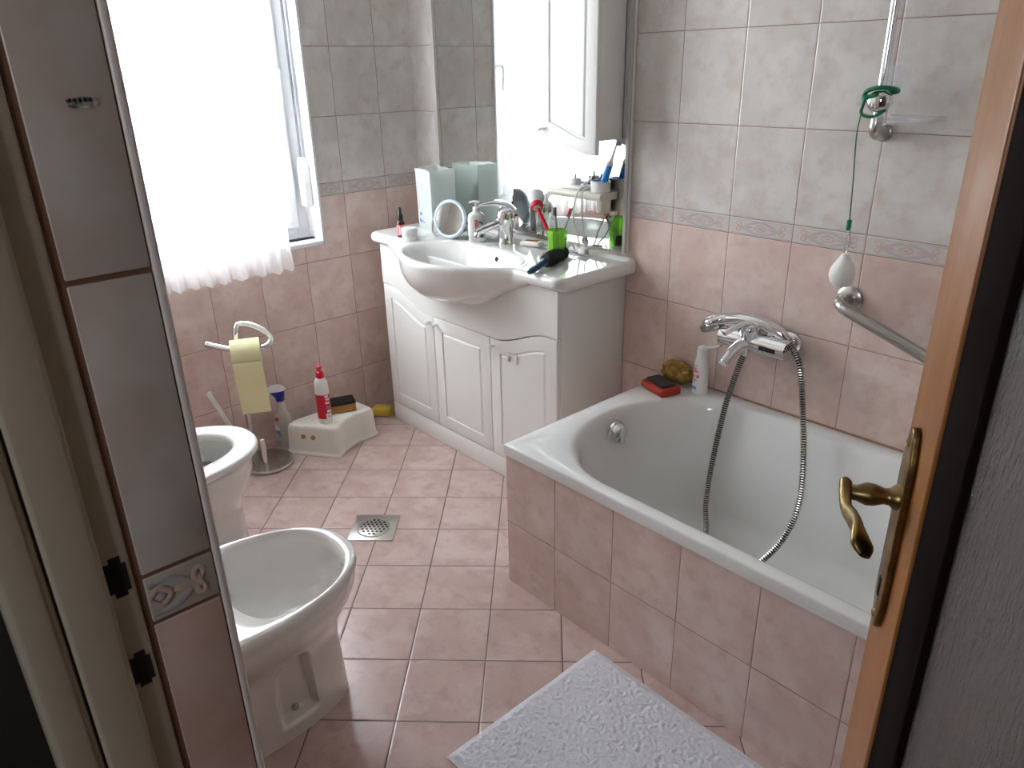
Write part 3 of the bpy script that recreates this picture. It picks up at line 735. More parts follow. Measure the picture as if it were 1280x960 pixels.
def panel_door(x0, x1, z0, top, yf, th=.018, border=.050, N=24, sign=1):
    """frame-and-panel door lying in the plane y = yf (front); top(x) (or bottom) may be curved"""
    def ringp(d, y):
        r = [(x0 + d, y, z0(x0 + d) + d), (x1 - d, y, z0(x1 - d) + d)]
        bot = [(x0 + d + (x1 - x0 - 2*d)*i/N, y, z0(x0 + d + (x1 - x0 - 2*d)*i/N) + d) for i in range(N + 1)]
        tp = [(x1 - d - (x1 - x0 - 2*d)*i/N, y, top(x1 - d - (x1 - x0 - 2*d)*i/N) - d) for i in range(N + 1)]
        return bot + tp
    b = border
    return [ringp(0, yf + th), ringp(0, yf + .004), ringp(.0015, yf + .001), ringp(.004, yf), ringp(b, yf), ringp(b + .002, yf + .0045), ringp(b + .006, yf + .0045), ringp(b + .012, yf + .0005), ringp(b + .02, yf)]
dx = [VX0, .4995, .8345, VX1]
for i in range(3):
    f = MB(); f.loft(panel_door(dx[i] + .0015, dx[i+1] - .0015, lambda x: .082, lambda x: ftop(x), VF), True, True)
    d_ = f.build('door', M['lacquer'], van, auto=25)
    kx_ = (dx[1] - .024, dx[1] + .022, dx[2] + .022)[i]
    f = MB(); f.lathe([(.006, 0), (.0045, -.006), (.0075, -.012), (.008, -.017), (.005, -.021), (.0001, -.0215)], (kx_, VF + .001, ftop(kx_) - .026), 16, (0, 1, 0)); f.build('knob', M['lacquer'], d_)
    if i == 2:
        f = MB(); hx = (.936, .976)
        zt = ftop(.93) - .046
        for x in hx: f.box((x - .006, VF - .006, zt - .026), (x + .005, VF - .0003, zt + .008), .002)
        f.box((hx[0], VF - .004, zt - .004), (hx[1], VF - .0003, zt + .004), .001); f.build('hook', M['lacquer'], d_)

# ceramic washbasin slab with bulging bowl
CT = .82
basin = thing('washbasin', 'white ceramic washbasin slab with rounded bowl bulging over cabinet', 'washbasin', (.67, -.2, VT))
def front(x):
    q = (x - .680)/(.335 if x < .680 else .315)
    b = -.358 - .167*max(0, 1 - q*q)**1.3
    e = max(0, .030 - (x - .130), .030 - (1.198 - x)); 
    return b + (.03 - math.sqrt(max(0, .03**2 - e*e)) if e > 0 else 0)
AP = [(.26, .048), (.30, .095), (.328, .130), (.399, .166), (.511, .187), (.638, .188), (.764, .165), (.877, .131), (.936, .098), (.988, .073), (1.05, .050), (1.09, .048)]
def apron(x):
    if x <= AP[0][0] or x >= AP[-1][0]: return .048
    for (a, p), (b, q) in zip(AP[:-1], AP[1:]):
        if a <= x <= b: return p + (q - p)*(x - a)/(b - a)
def bowl(x, y):
    # super-ellipse with the deep point a little behind the middle
    px, py = (x - .712)/.272, (y + .345)/(.154 if y < -.345 else .152)
    r = (abs(px)**2.2 + abs(py)**2.2)**(1/2.2)
    return -.150*(1 - sstep(.42, 1.0, r))**.75 - .002*(1 - sstep(.98, 1.1, r))
def slabtop(x, y):
    z = CT + bowl(x, y)
    # shallow soap trays left and right of the tap
    for cx in (.50, .90):
        r = math.hypot((x - cx)/.085, (y + .075)/.035); z -= .004*(1 - sstep(.6, 1, r))
    z += .010*sstep(-.035, -.022, y)
    return z
f = MB(); NX, NY = 180, 110; rows = []
for i in range(NX + 1):
    x = .130 + (1.198 - .130)*i/NX
    fy = front(x); dr = apron(x); col = []
    back = -.003; rr = .020
    for j in range(NY + 1):
        t = j/NY; y = back + (fy + rr - back)*t
        z = slabtop(x, y); col.append(V((x, y, z)))
    for k in range(1, 7):
        a = PI/2*k/6; col.append(V((x, fy + rr - rr*math.sin(a), CT - rr + rr*math.cos(a))))
    zb = CT - dr; y_end = VF + .016
    for k in range(1, 13):      # underside: a quarter ellipse back to the cabinet front
        a = PI/2*k/12
        col.append(V((x, fy + (y_end - fy)*(1 - math.cos(a))**.9, CT - rr - (dr - rr)*math.sin(a)**.8)))
    col.append(V((x, back, VT + .0012 if dr < .07 else VT + .0012)))
    rows.append(col)
# rounded ends
def squash(col, dx, k):
    zc = CT - .024
    return [V((p.x + dx, p.y + (1-k)*.012*(1 if p.y < -.2 else 0), zc + (p.z - zc)*k)) for p in col]
L0, L1 = rows[0], rows[-1]
rows = [squash(L0, -.014, .15), squash(L0, -.012, .55), squash(L0, -.007, .85)] + rows + [squash(L1, .007, .85), squash(L1, .012, .55), squash(L1, .014, .15)]
f.loft(rows, True, True); f.build('basin_slab', M['ceramic'], basin, auto=75)
f = MB()
ox = .756; oy = -.2145; oz = CT + bowl(ox, oy); on_ = V((-(bowl(ox + .004, oy) - bowl(ox - .004, oy))/.008, -(bowl(ox, oy + .004) - bowl(ox, oy - .004))/.008, 1)).normalized()
f.lathe([(.013, -.006), (.013, .003), (.0095, .0035)], (ox, oy, oz), 18, on_)
f.lathe([(.0098, .0042), (.0001, .0043)], (ox, oy, oz), 18, on_, mi=1); f.build('overflow_hole', [M['chrome'], M['dark']], basin)
f = MB(); f.lathe([(.024, .001), (.024, .003), (.016, .004), (.0001, .0035)], (.712, -.345, CT - .1515), 22); f.build('basin_drain', M['chrome'], basin)

# basin tap
bt = thing('basin_tap', 'chrome single-lever tap on the washbasin', 'tap', (.742, -.125, CT))
cx, cy = .690, -.115
f = MB(); f.lathe([(.030, 0), (.030, .003), (.0275, .008), (.0275, .050), (.031, .066), (.034, .088), (.033, .108), (.027, .124), (.014, .133), (.0001, .135)], (cx, cy, CT + .001), 28, (.05, -.03, 1), sx=1, sy=1); f.build('tap_body', M['chrome'], bt)
f = MB(); f.tube([(cx - .004, cy - .006, CT + .078), (cx - .016, cy - .030, CT + .074), (cx - .034, cy - .065, CT + .060), (cx - .050, cy - .096, CT + .047)], (lambda t: (.021 - .007*t, .022 - .008*t)), 18, flat=(0, 0, 1)); f.lathe([(.0115, 0), (.0115, -.010), (.008, -.010)], (cx - .049, cy - .092, CT + .040), 16, (.3, .6, 1)); f.build('tap_spout', M['chrome'], bt)
f = MB(); f.tube([(cx + .016, cy + .020, CT + .112), (cx + .004, cy + .004, CT + .134), (cx - .014, cy - .030, CT + .147), (cx - .034, cy - .070, CT + .146), (cx - .047, cy - .098, CT + .140)], (lambda t: (.016*(1-t)**.8 + .003, .026*(1-.55*t))), 18, flat=(0, 0, 1)); f.build('tap_lever', M['chrome'], bt)

# ------------------------------------------------------------------ mirror, cabinet, shelf
MY = -.020
mr = thing('wall_mirror', 'large wall mirror above the washbasin', 'mirror', (.67, 0, .842))
f = MB(); f.box((.168, MY + .0045, .842), (1.178, -.0015, 2.0), .001); f.build('backing_board', M['lacquer'], mr)
f = MB(); f.box((.186, MY, .845), (.909, MY + .004, 1.99)); f.build('mirror_pane', M['mirror'], mr)
f = MB(); f.box((.9108, MY, .845), (1.164, MY + .004, 1.99)); f.build('mirror_pane', M['mirror'], mr)
for a, b in ((1.1645, 1.178), (.168, .1855)):
    f = MB(); f.box((a, MY - .002, .843), (b, MY + .0045, 2.0), .001); f.build('side_strip', M['stripshade'], mr)
mc = thing('mirror_cabinet', 'tall white cabinet with wavy-bottom door over the mirror', 'cabinet', (1.03, -.08, 1.2))
CX0, CX1, CD = .905, 1.151, -.148
f = MB(); f.box((CX0 + .006, CD + .019, 1.203), (CX1 - .001, MY - .001, 1.97), .0015); f.build('cabinet_body', M['lacquer'], mc)
f = MB(); f.loft(panel_door(CX0, CX1, lambda x: 1.162 + .052*(1 - sstep(CX0 + .01, CX1 - .03, x)), lambda x: 1.97, CD, border=.042), True, True); d_ = f.build('door', M['lacquer'], mc, auto=25)
f = MB(); f.lathe([(.0055, 0), (.004, -.007), (.0065, -.013), (.007, -.018), (.0001, -.021)], (CX0 + .014, CD + .001, 1.232), 16, (0, 1, 0)); f.build('knob', M['chrome'], d_)
sf = thing('mirror_shelf', 'small cream shelf with rounded front edge under the mirror cabinet', 'shelf', (1.02, -.06, 1.02))
SZ = 1.040
f = MB(); o = [(MY - .001, SZ), (-.098, SZ)] + [(-.098 - .012*math.sin(PI*k/8), SZ - .012 + .012*math.cos(PI*k/8)) for k in range(1, 9)] + [(MY - .001, SZ - .024)]
f.prism(o, .243, (.897, 0, 0), (0, 1, 0), (0, 0, 1), .0015, smooth=True); f.build('shelf_board', M['cream'], sf)
f = MB(); f.lathe([(.024, 0), (.024, -.042), (.020, -.046), (.0001, -.046)], (1.105, -.050, SZ - .0245), 22); f.build('shelf_bracket', M['cream'], sf)

# electric toothbrush in its round holder
th = thing('toothbrush_holder', 'white round holder ring on the shelf end', 'holder', (1.103, -.062, SZ))
f = MB(); f.lathe([(.0001, .001), (.031, 0), (.0325, .003), (.0325, .033), (.030, .034), (.029, .031), (.029, .010), (.0001, .009)], (1.101, -.063, SZ), 32); f.build('holder_cup', M['plastic'], th)
f = MB(); f.lathe([(.0305, .034), (.0285, .034), (.0285, .030), (.0305, .030)], (1.101, -.063, SZ + .0005), 32, caps=False); f.build('holder_ring', M['cyan'], th)
eb = thing('electric_toothbrush', 'electric toothbrush with blue grip leaning in round white holder', 'toothbrush', (1.103, -.062, SZ + .01))
a0 = V((1.108, -.066, SZ + .0105)); a1 = V((1.158, -.056, SZ + .150)); ad_ = (a1 - a0).normalized()
f = MB(); f.tube([a0 + ad_*t for t in (.002, .01, .03, .06, .080)], (lambda t: .0098 + .0018*math.sin(PI*t)), 18); f.build('brush_grip', M['cyan'], eb)
f = MB(); f.tube([a0 + ad_*t for t in (.080, .088, .096, .110, .150)], (lambda t: .0100*(1-t)**1.5 + .0032), 16); f.build('brush_neck', M['plastic'], eb)
f = MB(); f.lathe([(.006, -.004), (.007, 0), (.007, .006), (.006, .014), (.0001, .015)], a0 + ad_*.152, 14, (.75, .5, -.2)); f.build('brush_head', M['greymark'], eb)
cg = thing('brush_charger', 'white charging tray with small pin on the shelf', 'charger', (.99, -.06, SZ))
f = MB(); f.box((.940, -.095, SZ + .0005), (1.045, -.035, SZ + .014), .005); f.build('charger_tray', M['plastic'], cg)
f = MB(); f.lathe([(.019, .0), (.019, .016), (.016, .019), (.0001, .019)], (.992, -.066, SZ + .014), 20); f.build('charger_post', M['plastic'], cg)
f = MB(); f.lathe([(.0035, 0), (.003, .015), (.0001, .016)], (.992, -.066, SZ + .032), 10); f.build('charger_pin', M['greymark'], cg)
bh = thing('spare_brush_head', 'small pale spare brush heads lying in shelf tray', 'brush head', (1.03, -.05, SZ + .014))
f = MB(); f.tube([(1.022, -.052, SZ + .020), (1.034, -.050, SZ + .024), (1.044, -.046, SZ + .036), (1.046, -.044, SZ + .044)], (lambda t: .0055 - .002*t), 10); f.build('head_stem', M['plastic'], bh)
f = MB(); f.lathe([(.006, 0), (.007, .004), (.006, .009), (.0001, .010)], (1.021, -.052, SZ + .0145), 14); f.build('head_disc', M['plastic'], bh)
f = MB()
f.tube([(1.046, -.075, SZ + .010), (1.050, -.098, SZ + .012), (1.046, -.116, SZ - .006), (1.024, -.108, .96), (1.012, -.075, .89), (1.008, -.058, .845), (.985, -.052, .8245), (.972, -.050, .838), (.966, -.054, .852)], .0026, 8)
f.tube([(1.060, -.070, SZ + .010), (1.068, -.098, SZ + .012), (1.070, -.116, SZ - .006), (1.062, -.106, .96), (1.046, -.075, .88), (1.032, -.055, .85), (1.04, -.048, .826), (1.07, -.06, .824), (1.045, -.085, .8245), (1.02, -.10, .832)], .0026, 8)
f.box((1.005, -.066, .8215), (1.04, -.046, .842), .004)
pl = thing('charger_cord', 'white mains cord hanging from the shelf down to washbasin', 'cord', (1.02, -.08, CT)); f.build('cable', M['cord'], pl)
f = MB(); f.tube([(.944, -.080, CT + .0125), (.946, -.079, CT + .014), (.956, -.066, CT + .024), (.964, -.056, CT + .034)], (lambda t: .0122*(.8 + .2*math.sin(PI*t))), 14); f.build('plug', M['plastic'], pl)

# ------------------------------------------------------------------ things on the washbasin
sb = thing('serum_bottle', 'small amber bottle with black cap and pink label', 'bottle', (.311, -.318, CT))
f = MB(); f.lathe([(.0150, 0), (.0162, .002), (.0162, .052), (.0135, .059), (.0085, .063), (.0085, .066)], (.311, -.318, CT + .0005), 22); f.build('bottle_body', M['amber'], sb)
q = arc_label((.311, -.318), .0162, .0162, 190, 430, CT + .008, CT + .048, .0004, n=24); q.build('label_band', M['pinklabel'], sb, recalc=False)
marks(sb, 'label_print', M['plastic'], (.311, -.318), .0165, .0165, [(300, 316, CT + .012, CT + .044), (326, 332, CT + .014, CT + .040)], .0005)
f = MB(); f.lathe([(.0105, .064), (.0110, .066), (.0108, .082), (.0070, .088), (.0062, .108), (.0045, .113), (.0001, .114)], (.311, -.318, CT), 20); f.build('cap', M['black'], sb)
jr = thing('cream_jar', 'little white stacked cosmetic jar beside amber bottle', 'jar', (.386, -.33, CT))
f = MB(); f.lathe([(.026, 0), (.029, .003), (.029, .016), (.027, .0175), (.027, .019), (.029, .0205), (.029, .027)], (.384, -.330, CT + .0005), 28); f.build('jar_body', M['plastic'], jr)
f = MB(); f.lathe([(.030, .0275), (.0305, .029), (.0305, .043), (.028, .0465), (.0001, .047)], (.384, -.330, CT), 28); f.build('lid', M['plastic'], jr)
# tall milky carton
ct = thing('tissue_carton', 'tall open white carton with small blue print beside the mirror', 'carton', (.27, -.13, CT))
A, B, Cc, D = V((.205, -.160)), V((.345, -.193)), V((.357, -.078)), V((.217, -.060))
f = MB(); N_ = 8; rings = []
def quad(k, z, jit):
    P = []
    cs = [A, B, Cc, D]; mid = (A + B + Cc + D)/4
    for e in range(4):
        for i in range(N_):
            p = cs[e].lerp(cs[(e+1) % 4], i/N_); p = mid + (p - mid)*k
            r = jit*noise.noise(V((p.x*18, p.y*18, z*14)))
            d_ = (p - mid).normalized()
            P.append(V((p.x + d_.x*r, p.y + d_.y*r, z + (jit*1.2*noise.noise(V((p.x*30, p.y*30, 1))) if z > CT + .2 else 0))))
    return P
for z, k, jt in ((CT + .0005, .97, 0), (CT + .05, .985, .002), (CT + .10, .99, .003), (CT + .16, 1, .003), (CT + .21, 1.01, .004), (CT + .236, 1.015, .005), (CT + .236, 1.0, .005), (CT + .20, .985, .004), (CT + .02, .95, 0)): rings.append(quad(k, z, jt))
f.loft(rings, True, True); f.build('carton_body', M['milky'], ct, auto=35)
f = MB(); e1 = (B - A).normalized(); e1 = V((e1.x, e1.y, 0)); nrm = V((e1.y, -e1.x, 0))
for (u, z, w_, h_) in ((.036, .060, .016, .012), (.030, .036, .012, .010), (.034, .028, .008, .006), (.050, .033, .014, .005), (.066, .030, .012, .004)):
    p = V((A.x, A.y, 0)) + e1*u + nrm*.0022; f.obox((p.x, p.y, CT + z), e1, (0, 0, 1), (w_, h_, .001))
f.build('label_print', M['bluemark'], ct)
# round cosmetic mirror
rm = thing('vanity_mirror', 'round tilted cosmetic mirror with pale blue rim', 'mirror', (.40, -.16, CT))
mcn = V((.478, -.206, CT + .073)); ma = V((.30, -.93, .20)).normalized()
f = MB(); f.lathe([(.066, -.008), (.072, -.004), (.073, .002), (.069, .008), (.062, .008), (.060, .005), (.060, -.008)], mcn, 48, ma); f.build('mirror_rim', M['paleblue'], rm)
f = MB(); f.lathe([(.0605, .0052), (.0001, .0053)], mcn, 48, ma, caps=False); f.build('mirror_glass', M['mirror'], rm)
f = MB(); f.lathe([(.0605, -.0075), (.0001, -.0076)], mcn, 48, ma, caps=False); f.build('mirror_back', M['plastic'], rm)
f = MB(); s0 = ma.cross(V((0, 0, 1))).normalized(); c0 = mcn - ma*.004
pts = [c0 - s0*.075 + V((0, 0, .002)), c0 - s0*.085 + V((0, 0, -.02)), V((c0.x, c0.y, CT + .004)) - s0*.078, V((c0.x, c0.y, CT + .004)) - s0*.03 - ma*.05, V((c0.x, c0.y, CT + .004)) + s0*.03 - ma*.05, V((c0.x, c0.y, CT + .004)) + s0*.078, c0 + s0*.085 + V((0, 0, -.02)), c0 + s0*.075 + V((0, 0, .002))]
f.tube(pts, .0028, 8); f.build('wire_stand', M['chrome'], rm)
# pump soap
ps = thing('soap_dispenser', 'white pump bottle with red and green label beside the tap', 'bottle', (.59, -.17, CT))
pcx, pcy = .592, -.170; th_ = math.radians(-42)
f = MB(); ux, uy = math.cos(th_ + PI/2), math.sin(th_ + PI/2)      # wide axis
ux, uy = .74, .67
def orr(a, b, z, n=32, sq=2.8):
    P = []
    for j in range(n):
        t = 2*PI*j/n; c_, s_ = math.cos(t), math.sin(t)
        qa = a*math.copysign(abs(c_)**(2/sq), c_); qb = b*math.copysign(abs(s_)**(2/sq), s_)
        P.append((pcx + qa*ux + qb*uy, pcy + qa*uy - qb*ux, z))
    return P
f.loft([orr(.029, .017, CT + .0005), orr(.0325, .0195, CT + .004), orr(.0325, .0195, CT + .085), orr(.030, .0185, CT + .098), orr(.022, .016, CT + .106), orr(.013, .013, CT + .110, sq=2), orr(.0125, .0125, CT + .114, sq=2)]); f.build('bottle_body', M['plastic'], ps)
f = MB(); f.lathe([(.0135, .112), (.0135, .124), (.010, .127), (.0045, .128), (.0045, .142)], (pcx, pcy, CT), 20)
f.tube([(pcx + .010*ux, pcy + .010*uy, CT + .143), (pcx, pcy, CT + .146), (pcx - .012*ux, pcy - .012*uy, CT + .146), (pcx - .026*ux, pcy - .026*uy, CT + .142)], (lambda t: (.0042, .0085*(1-.5*t))), 12, flat=(0, 0, 1)); f.build('pump', M['plastic'], ps)
nrm = V((uy, -ux, 0)); wd = V((ux, uy, 0)); fc = V((pcx, pcy, 0)) + nrm*.0198
f = MB(); p = fc + wd*.002; f.obox((p.x, p.y, CT + .050), wd, (0, 0, 1), (.0125, .066, .0006), 0); lb = f.build('red_label', M['redmark'], ps)
f = MB(); p = fc + wd*.018; f.obox((p.x, p.y, CT + .024), wd, (0, 0, 1), (.019, .012, .0006)); 
p = fc + wd*.022; f.obox((p.x, p.y, CT + .058), wd + V((0, 0, .0)), V((0, 0, 1)) + wd*.1, (.004, .034, .0006)); p = fc + wd*.016; f.obox((p.x, p.y, CT + .074), wd, (0, 0, 1), (.010, .006, .0006)); f.build('green_label', M['tealmark'], ps)
cu = bpy.data.curves.new('lettering', 'FONT'); cu.body = 'BOROTALCO'; cu.size = .0098; cu.extrude = .0002; cu.align_x = 'CENTER'; cu.align_y = 'CENTER'
to = bpy.data.objects.new('lettering_source', cu); COL.objects.link(to)
bpy.context.view_layer.update()
me = bpy.data.meshes.new_from_object(to.evaluated_get(bpy.context.evaluated_depsgraph_get())); bpy.data.objects.remove(to)
p = fc + wd*.002 + nrm*.0006; zx = V((0, 0, 1)); zy = -wd
TM = Matrix(((zx.x, zy.x, nrm.x, p.x), (zx.y, zy.y, nrm.y, p.y), (zx.z, zy.z, nrm.z, CT + .050), (0, 0, 0, 1)))
xs = [v.co.x for v in me.vertices]; k = .060/(max(xs) - min(xs))
me.transform(TM @ Matrix.Diagonal((k, 1, 1, 1))); me.materials.append(M['plastic'])
to = bpy.data.objects.new('lettering', me); COL.objects.link(to); hang(to, lb) if False else hang(to, ps)

# soap bar
so = thing('soap_bar', 'white bar of soap in dish recess right of tap', 'soap', (.80, -.08, CT))
f = MB(); f.obox((.800, -.088, CT + .0105), V((.75, .30, 0)), V((-.30, .75, 0)), (.078, .046, .016), .007, seg=3); f.build('soap_block', M['soap'], so)
f = MB(); f.obox((.797, -.084, CT + .0188), V((.75, .30, 0)), V((-.30, .75, 0)), (.050, .022, .0012), .0005); f.build('soap_stamp', M['sponge'], so)
# green tumbler with brushes
gx, gy = 1.012, -.172
gt = thing('green_tumbler', 'green glass tumbler standing on the washbasin', 'tumbler', (gx, gy, CT))
f = MB(); f.lathe([(.0001, 0), (.027, 0), (.0285, .004), (.034, .100), (.0325, .1005), (.0270, .010), (.0001, .008)], (gx, gy, CT + .0005), 10); f.build('tumbler_glass', M['green'], gt, auto=20)
db = thing('dish_brush', 'red handled brush with round pale head standing in green tumbler', 'brush', (gx, gy, CT + .01))
b0 = V((gx + .008, gy + .004, CT + .012)); b1 = V((.922, -.172, CT + .158))
f = MB(); f.tube([b0, b0.lerp(b1, .3), b0.lerp(b1, .6), b1], (lambda t: .005 + .0022*t), 12); f.build('handle', M['red'], db)
hn = V((-.62, .50, .60)).normalized()
f = MB(); f.lathe([(.0001, -.010), (.019, -.010), (.022, -.005), (.022, .004), (.019, .008)], b1 + V((-.010, .004, .010)), 26, hn); f.build('brush_rim', M['red'], db)
f = MB(); f.lathe([(.013, -.0105), (.013, -.0125), (.0001, -.0128)], b1 + V((-.010, .004, .010)), 22, hn); f.build('brush_badge', M['cream'], db)
f = MB(); f.lathe([(.0185, .006), (.028, .030), (.027, .048), (.018, .056), (.0001, .058)], b1 + V((-.010, .004, .010)), 26, hn); f.build('bristles', M['bristlewhite'], db)
def toothbrush(name, label, p0, p1, m, mh):
    t_ = thing(name, label, 'toothbrush', p0, 'toothbrushes in the green tumbler')
    p0, p1 = V(p0), V(p1); d = (p1 - p0)
    f = MB(); f.tube([p0, p0 + d*.35, p0 + d*.6 + V((.002, 0, 0)), p0 + d*.82], (lambda t: .0048 - .0022*t), 10); f.build('handle', m, t_)
    f = MB(); f.tube([p0 + d*.80, p0 + d*.86, p0 + d*.95, p1], (lambda t: (.0035, .0038 + .003*math.sin(PI*t))), 10); f.build('brush_head', m, t_)
    f = MB(); c = p0 + d*.91 + V((-.004, -.006, .001)); f.obox(c, d.normalized(), V((1, 0, 0)), (.028, .009, .009), .002); f.build('bristles', mh, t_)
toothbrush('toothbrush', 'grey toothbrush leaning left in the green tumbler', (gx + .006, gy - .010, CT + .012), (.968, -.135, CT + .163), M['strap'], M['greymark'])
toothbrush('toothbrush', 'pink headed toothbrush leaning right in the green tumbler', (gx - .012, gy - .008, CT + .012), (1.048, -.138, CT + .170), M['greymark'], M['pinkmark'])
# round hair brush
hb = thing('hair_brush', 'round hair brush with dark bristles and blue handle', 'brush', (1.045, -.25, CT))
h0, h1, h2 = V((1.092, -.375, CT + .010)), V((1.058, -.272, CT + .020)), V((1.022, -.150, CT + .0235))
f = MB(); f.tube([h0, h0.lerp(h1, .15), h0.lerp(h1, .5), h1], (lambda t: .0075 + .0045*math.sin(min(1, t*1.4)*PI/2)), 16); f.build('handle', M['navy'], hb)
f = MB(); f.tube([h1.lerp(h2, q) for q in (0, .04, .1, .5, .9, .97, 1)], (lambda t: .021*min(1, .55 + 5*min(t, 1-t))), 24, sub=3)
hd = (h2 - h1).normalized(); s1 = hd.orthogonal().normalized(); s2 = hd.cross(s1)
for i in range(26):
    for j in range(22):
        a = 2*PI*(j + .5*(i % 2))/22; c = h1.lerp(h2, .04 + .92*i/25); d = s1*math.cos(a) + s2*math.sin(a)
        if (c + d*.0265).z < CT + .001: continue
        f.tube([c + d*.019, c + d*.0265], .0006, 3, sub=1)
f.build('bristles', M['bristle'], hb)

# ------------------------------------------------------------------ toilet, bidet
def egg(cx, cy_back, w, length, z, n=56, fr=1.0, pw=2.3):
    """plan outline, nose towards +y; back edge flat-ish"""
    P = []
    for j in range(n):
        t = 2*PI*j/n; c_, s_ = math.cos(t), math.sin(t)
        x = w/2*math.copysign(abs(c_)**(2/pw), c_)
        if s_ >= 0: y = length*.60*abs(s_)**(2/2.0)
        else: y = -length*.40*abs(s_)**(2/3.6)
        P.append(V((cx + x, cy_back + length*.40 + y, z)))
    return P
def pedestal_item(name, label, cat, cx, front_y, zr, w, length, bw, bl, bfront, niche, seat):
    back = front_y - length
    t_ = thing(name, label, cat, (cx, front_y - length/2, 0))
    rings = []
    bback = bfront - bl
    NE = 240 if niche else 96
    def E(w_, l_, yb, z, pw=2.3): return egg(cx, yb, w_, l_, z, NE, pw=pw)
    prof = [(0, 1.0, 0), (.006, 1.02, 0), (.03, 1.0, 0), (.06, .985, 0)]
    K = 90; ztop = zr - .035
    for i in range(K + 1):
        z = ztop*i/K; t = z/ztop
        q = sstep(.46, 1.0, t)
        e = .93 + .07*(1-min(1, t/.6))**2
        W_ = bw*e + (w - .012 - bw*e)*q
        Lf = (bfront - .015*t) + (front_y - .006 - bfront + .015*t)*q
        Lb = bback + (back - bback)*q
        rings.append(E(W_, Lf - Lb, Lb, z, 2.6 - .3*q))
    if niche:
        for r in rings:
            for v in r:
                z = v.z
                if v.x > cx + bw*.2 and .03 < z < .26:
                    yc = bfront - .155; hw = .050 - .012*(z/.25); zc = .185
                    dz = max(0, z - zc)/.045; dyy = (v.y - yc)/hw
                    q = math.hypot(dyy, dz) if z > zc else abs(dyy)
                    low = sstep(.035, .05, z)
                    v.x -= .030*(1 - sstep(.80, 1.06, q))*low
    rings += [E(w - .004, length - .004, back + .002, zr - .026), E(w, length, back, zr - .014), E(w - .004, length - .004, back + .002, zr - .004), E(w - .016, length - .016, back + .008, zr)]
    rw = .030
    ib = back + (.20 if not seat else .16)
    rings += [E(w - 2*rw, front_y - rw - ib, ib, zr), E(w - 2*rw - .012, front_y - rw - .006 - ib - .006, ib + .006, zr - .006), E(w - 2*rw - .02, front_y - rw - .012 - ib - .012, ib + .012, zr - .03)]
    il = front_y - rw - ib
    for k, z in ((.97, .05), (.88, .09), (.70, .125), (.42, .145), (.15, .150)):
        rings.append(egg(cx, ib + il*(1-k)*.45, (w - 2*rw)*k, il*k, zr - z, NE))
    f = MB(); f.loft(rings, True, True); f.build('ceramic_bowl', M['ceramic'], t_, auto=70)
    return t_, E, ib
bd, _, _ = pedestal_item('bidet', 'white ceramic bidet with open oval bowl nearest the doorway', 'bidet', 1.366, -1.238, .40, .372, .51, .178, .40, -1.292, True, False)
f = MB(); f.lathe([(.009, 0), (.009, .003), (.006, .004), (.0001, .004)], (1.366 + .089 - .030, -1.452, .060), 14, (1, 0, .3)); f.build('fixing_bolt', M['steel'], bd)
f = MB(); f.lathe([(.022, 0), (.022, .003), (.0001, .004)], (1.366, -1.40, .2515), 20); f.build('bidet_drain', M['chrome'], bd)
tl, E_, ib = pedestal_item('toilet', 'white ceramic toilet with seat ring behind the bidet', 'toilet', .662, -1.172, .372, .350, .50, .20, .38, -1.225, False, True)
f = MB()
def SR(w, y1, y0, z): return egg(.662, y0, w, y1 - y0, z, 72)
sz = .376
f.loft([SR(.370, -1.159, -1.62, sz), SR(.376, -1.156, -1.62, sz + .003), SR(.377, -1.1555, -1.62, sz + .015), SR(.373, -1.1575, -1.62, sz + .019), SR(.362, -1.163, -1.615, sz + .0215), SR(.30, -1.194, -1.57, sz + .0225), SR(.250, -1.219, -1.55, sz + .0215), SR(.238, -1.225, -1.545, sz + .017), SR(.232, -1.228, -1.543, sz + .004), SR(.234, -1.227, -1.543, sz), SR(.370, -1.159, -1.62, sz)], False, False); f.build('toilet_seat', M['plastic'], tl, auto=70)
f = MB(); f.loft([egg(.662, -1.490, .240, .270, .300, 40)], False, True); f.build('water_surface', M['water'], tl)
f = MB(); f.box((.776, -1.330, .330), (.786, -1.285, .398), .003); f.box((.770, -1.325, .32), (.790, -1.29, .362), .005); f.build('rim_block', M['bottleclear'], tl)
f = MB(); f.box((.47, -1.752, .40), (.85, -1.60, .78), .02, seg=3); f.box((.465, -1.754, .78), (.855, -1.595, .805), .008); f.build('cistern', M['ceramic'], tl)

# ------------------------------------------------------------------ floor things
dr = thing('floor_drain', 'square steel floor drain with round grate', 'drain', (.845, -.872, 0))
ca, sa = math.cos(FANG), math.sin(FANG); U = V((ca, sa, 0)); W = V((sa, -ca, 0)); dc = V((.844, -.871, 0))
f = MB(); f.obox(dc + V((0, 0, .0015)), U, W, (.150, .150, .003), .0008)
f.lathe([(.058, .003), (.058, .0045), (.054, .0045), (.053, .003)], dc, 40, caps=False); f.build('drain_plate', M['steelplate'], dr)
f = MB(); f.lathe([(.052, .003), (.050, .0042), (.0001, .0046)], dc, 40); gr_ = f.build('grate', M['steelplate'], dr)
f = MB()
for i in range(-3, 4):
    for j in range(-3, 4):
        p = dc + U*(.0145*i + .007*(j % 2)) + W*(.0135*j)
        if (p - dc).length < .044: f.lathe([(.0045, .0046), (.0045, .0052), (.0001, .0053)], p, 10)
f.build('grate_holes', M['dark'], dr)

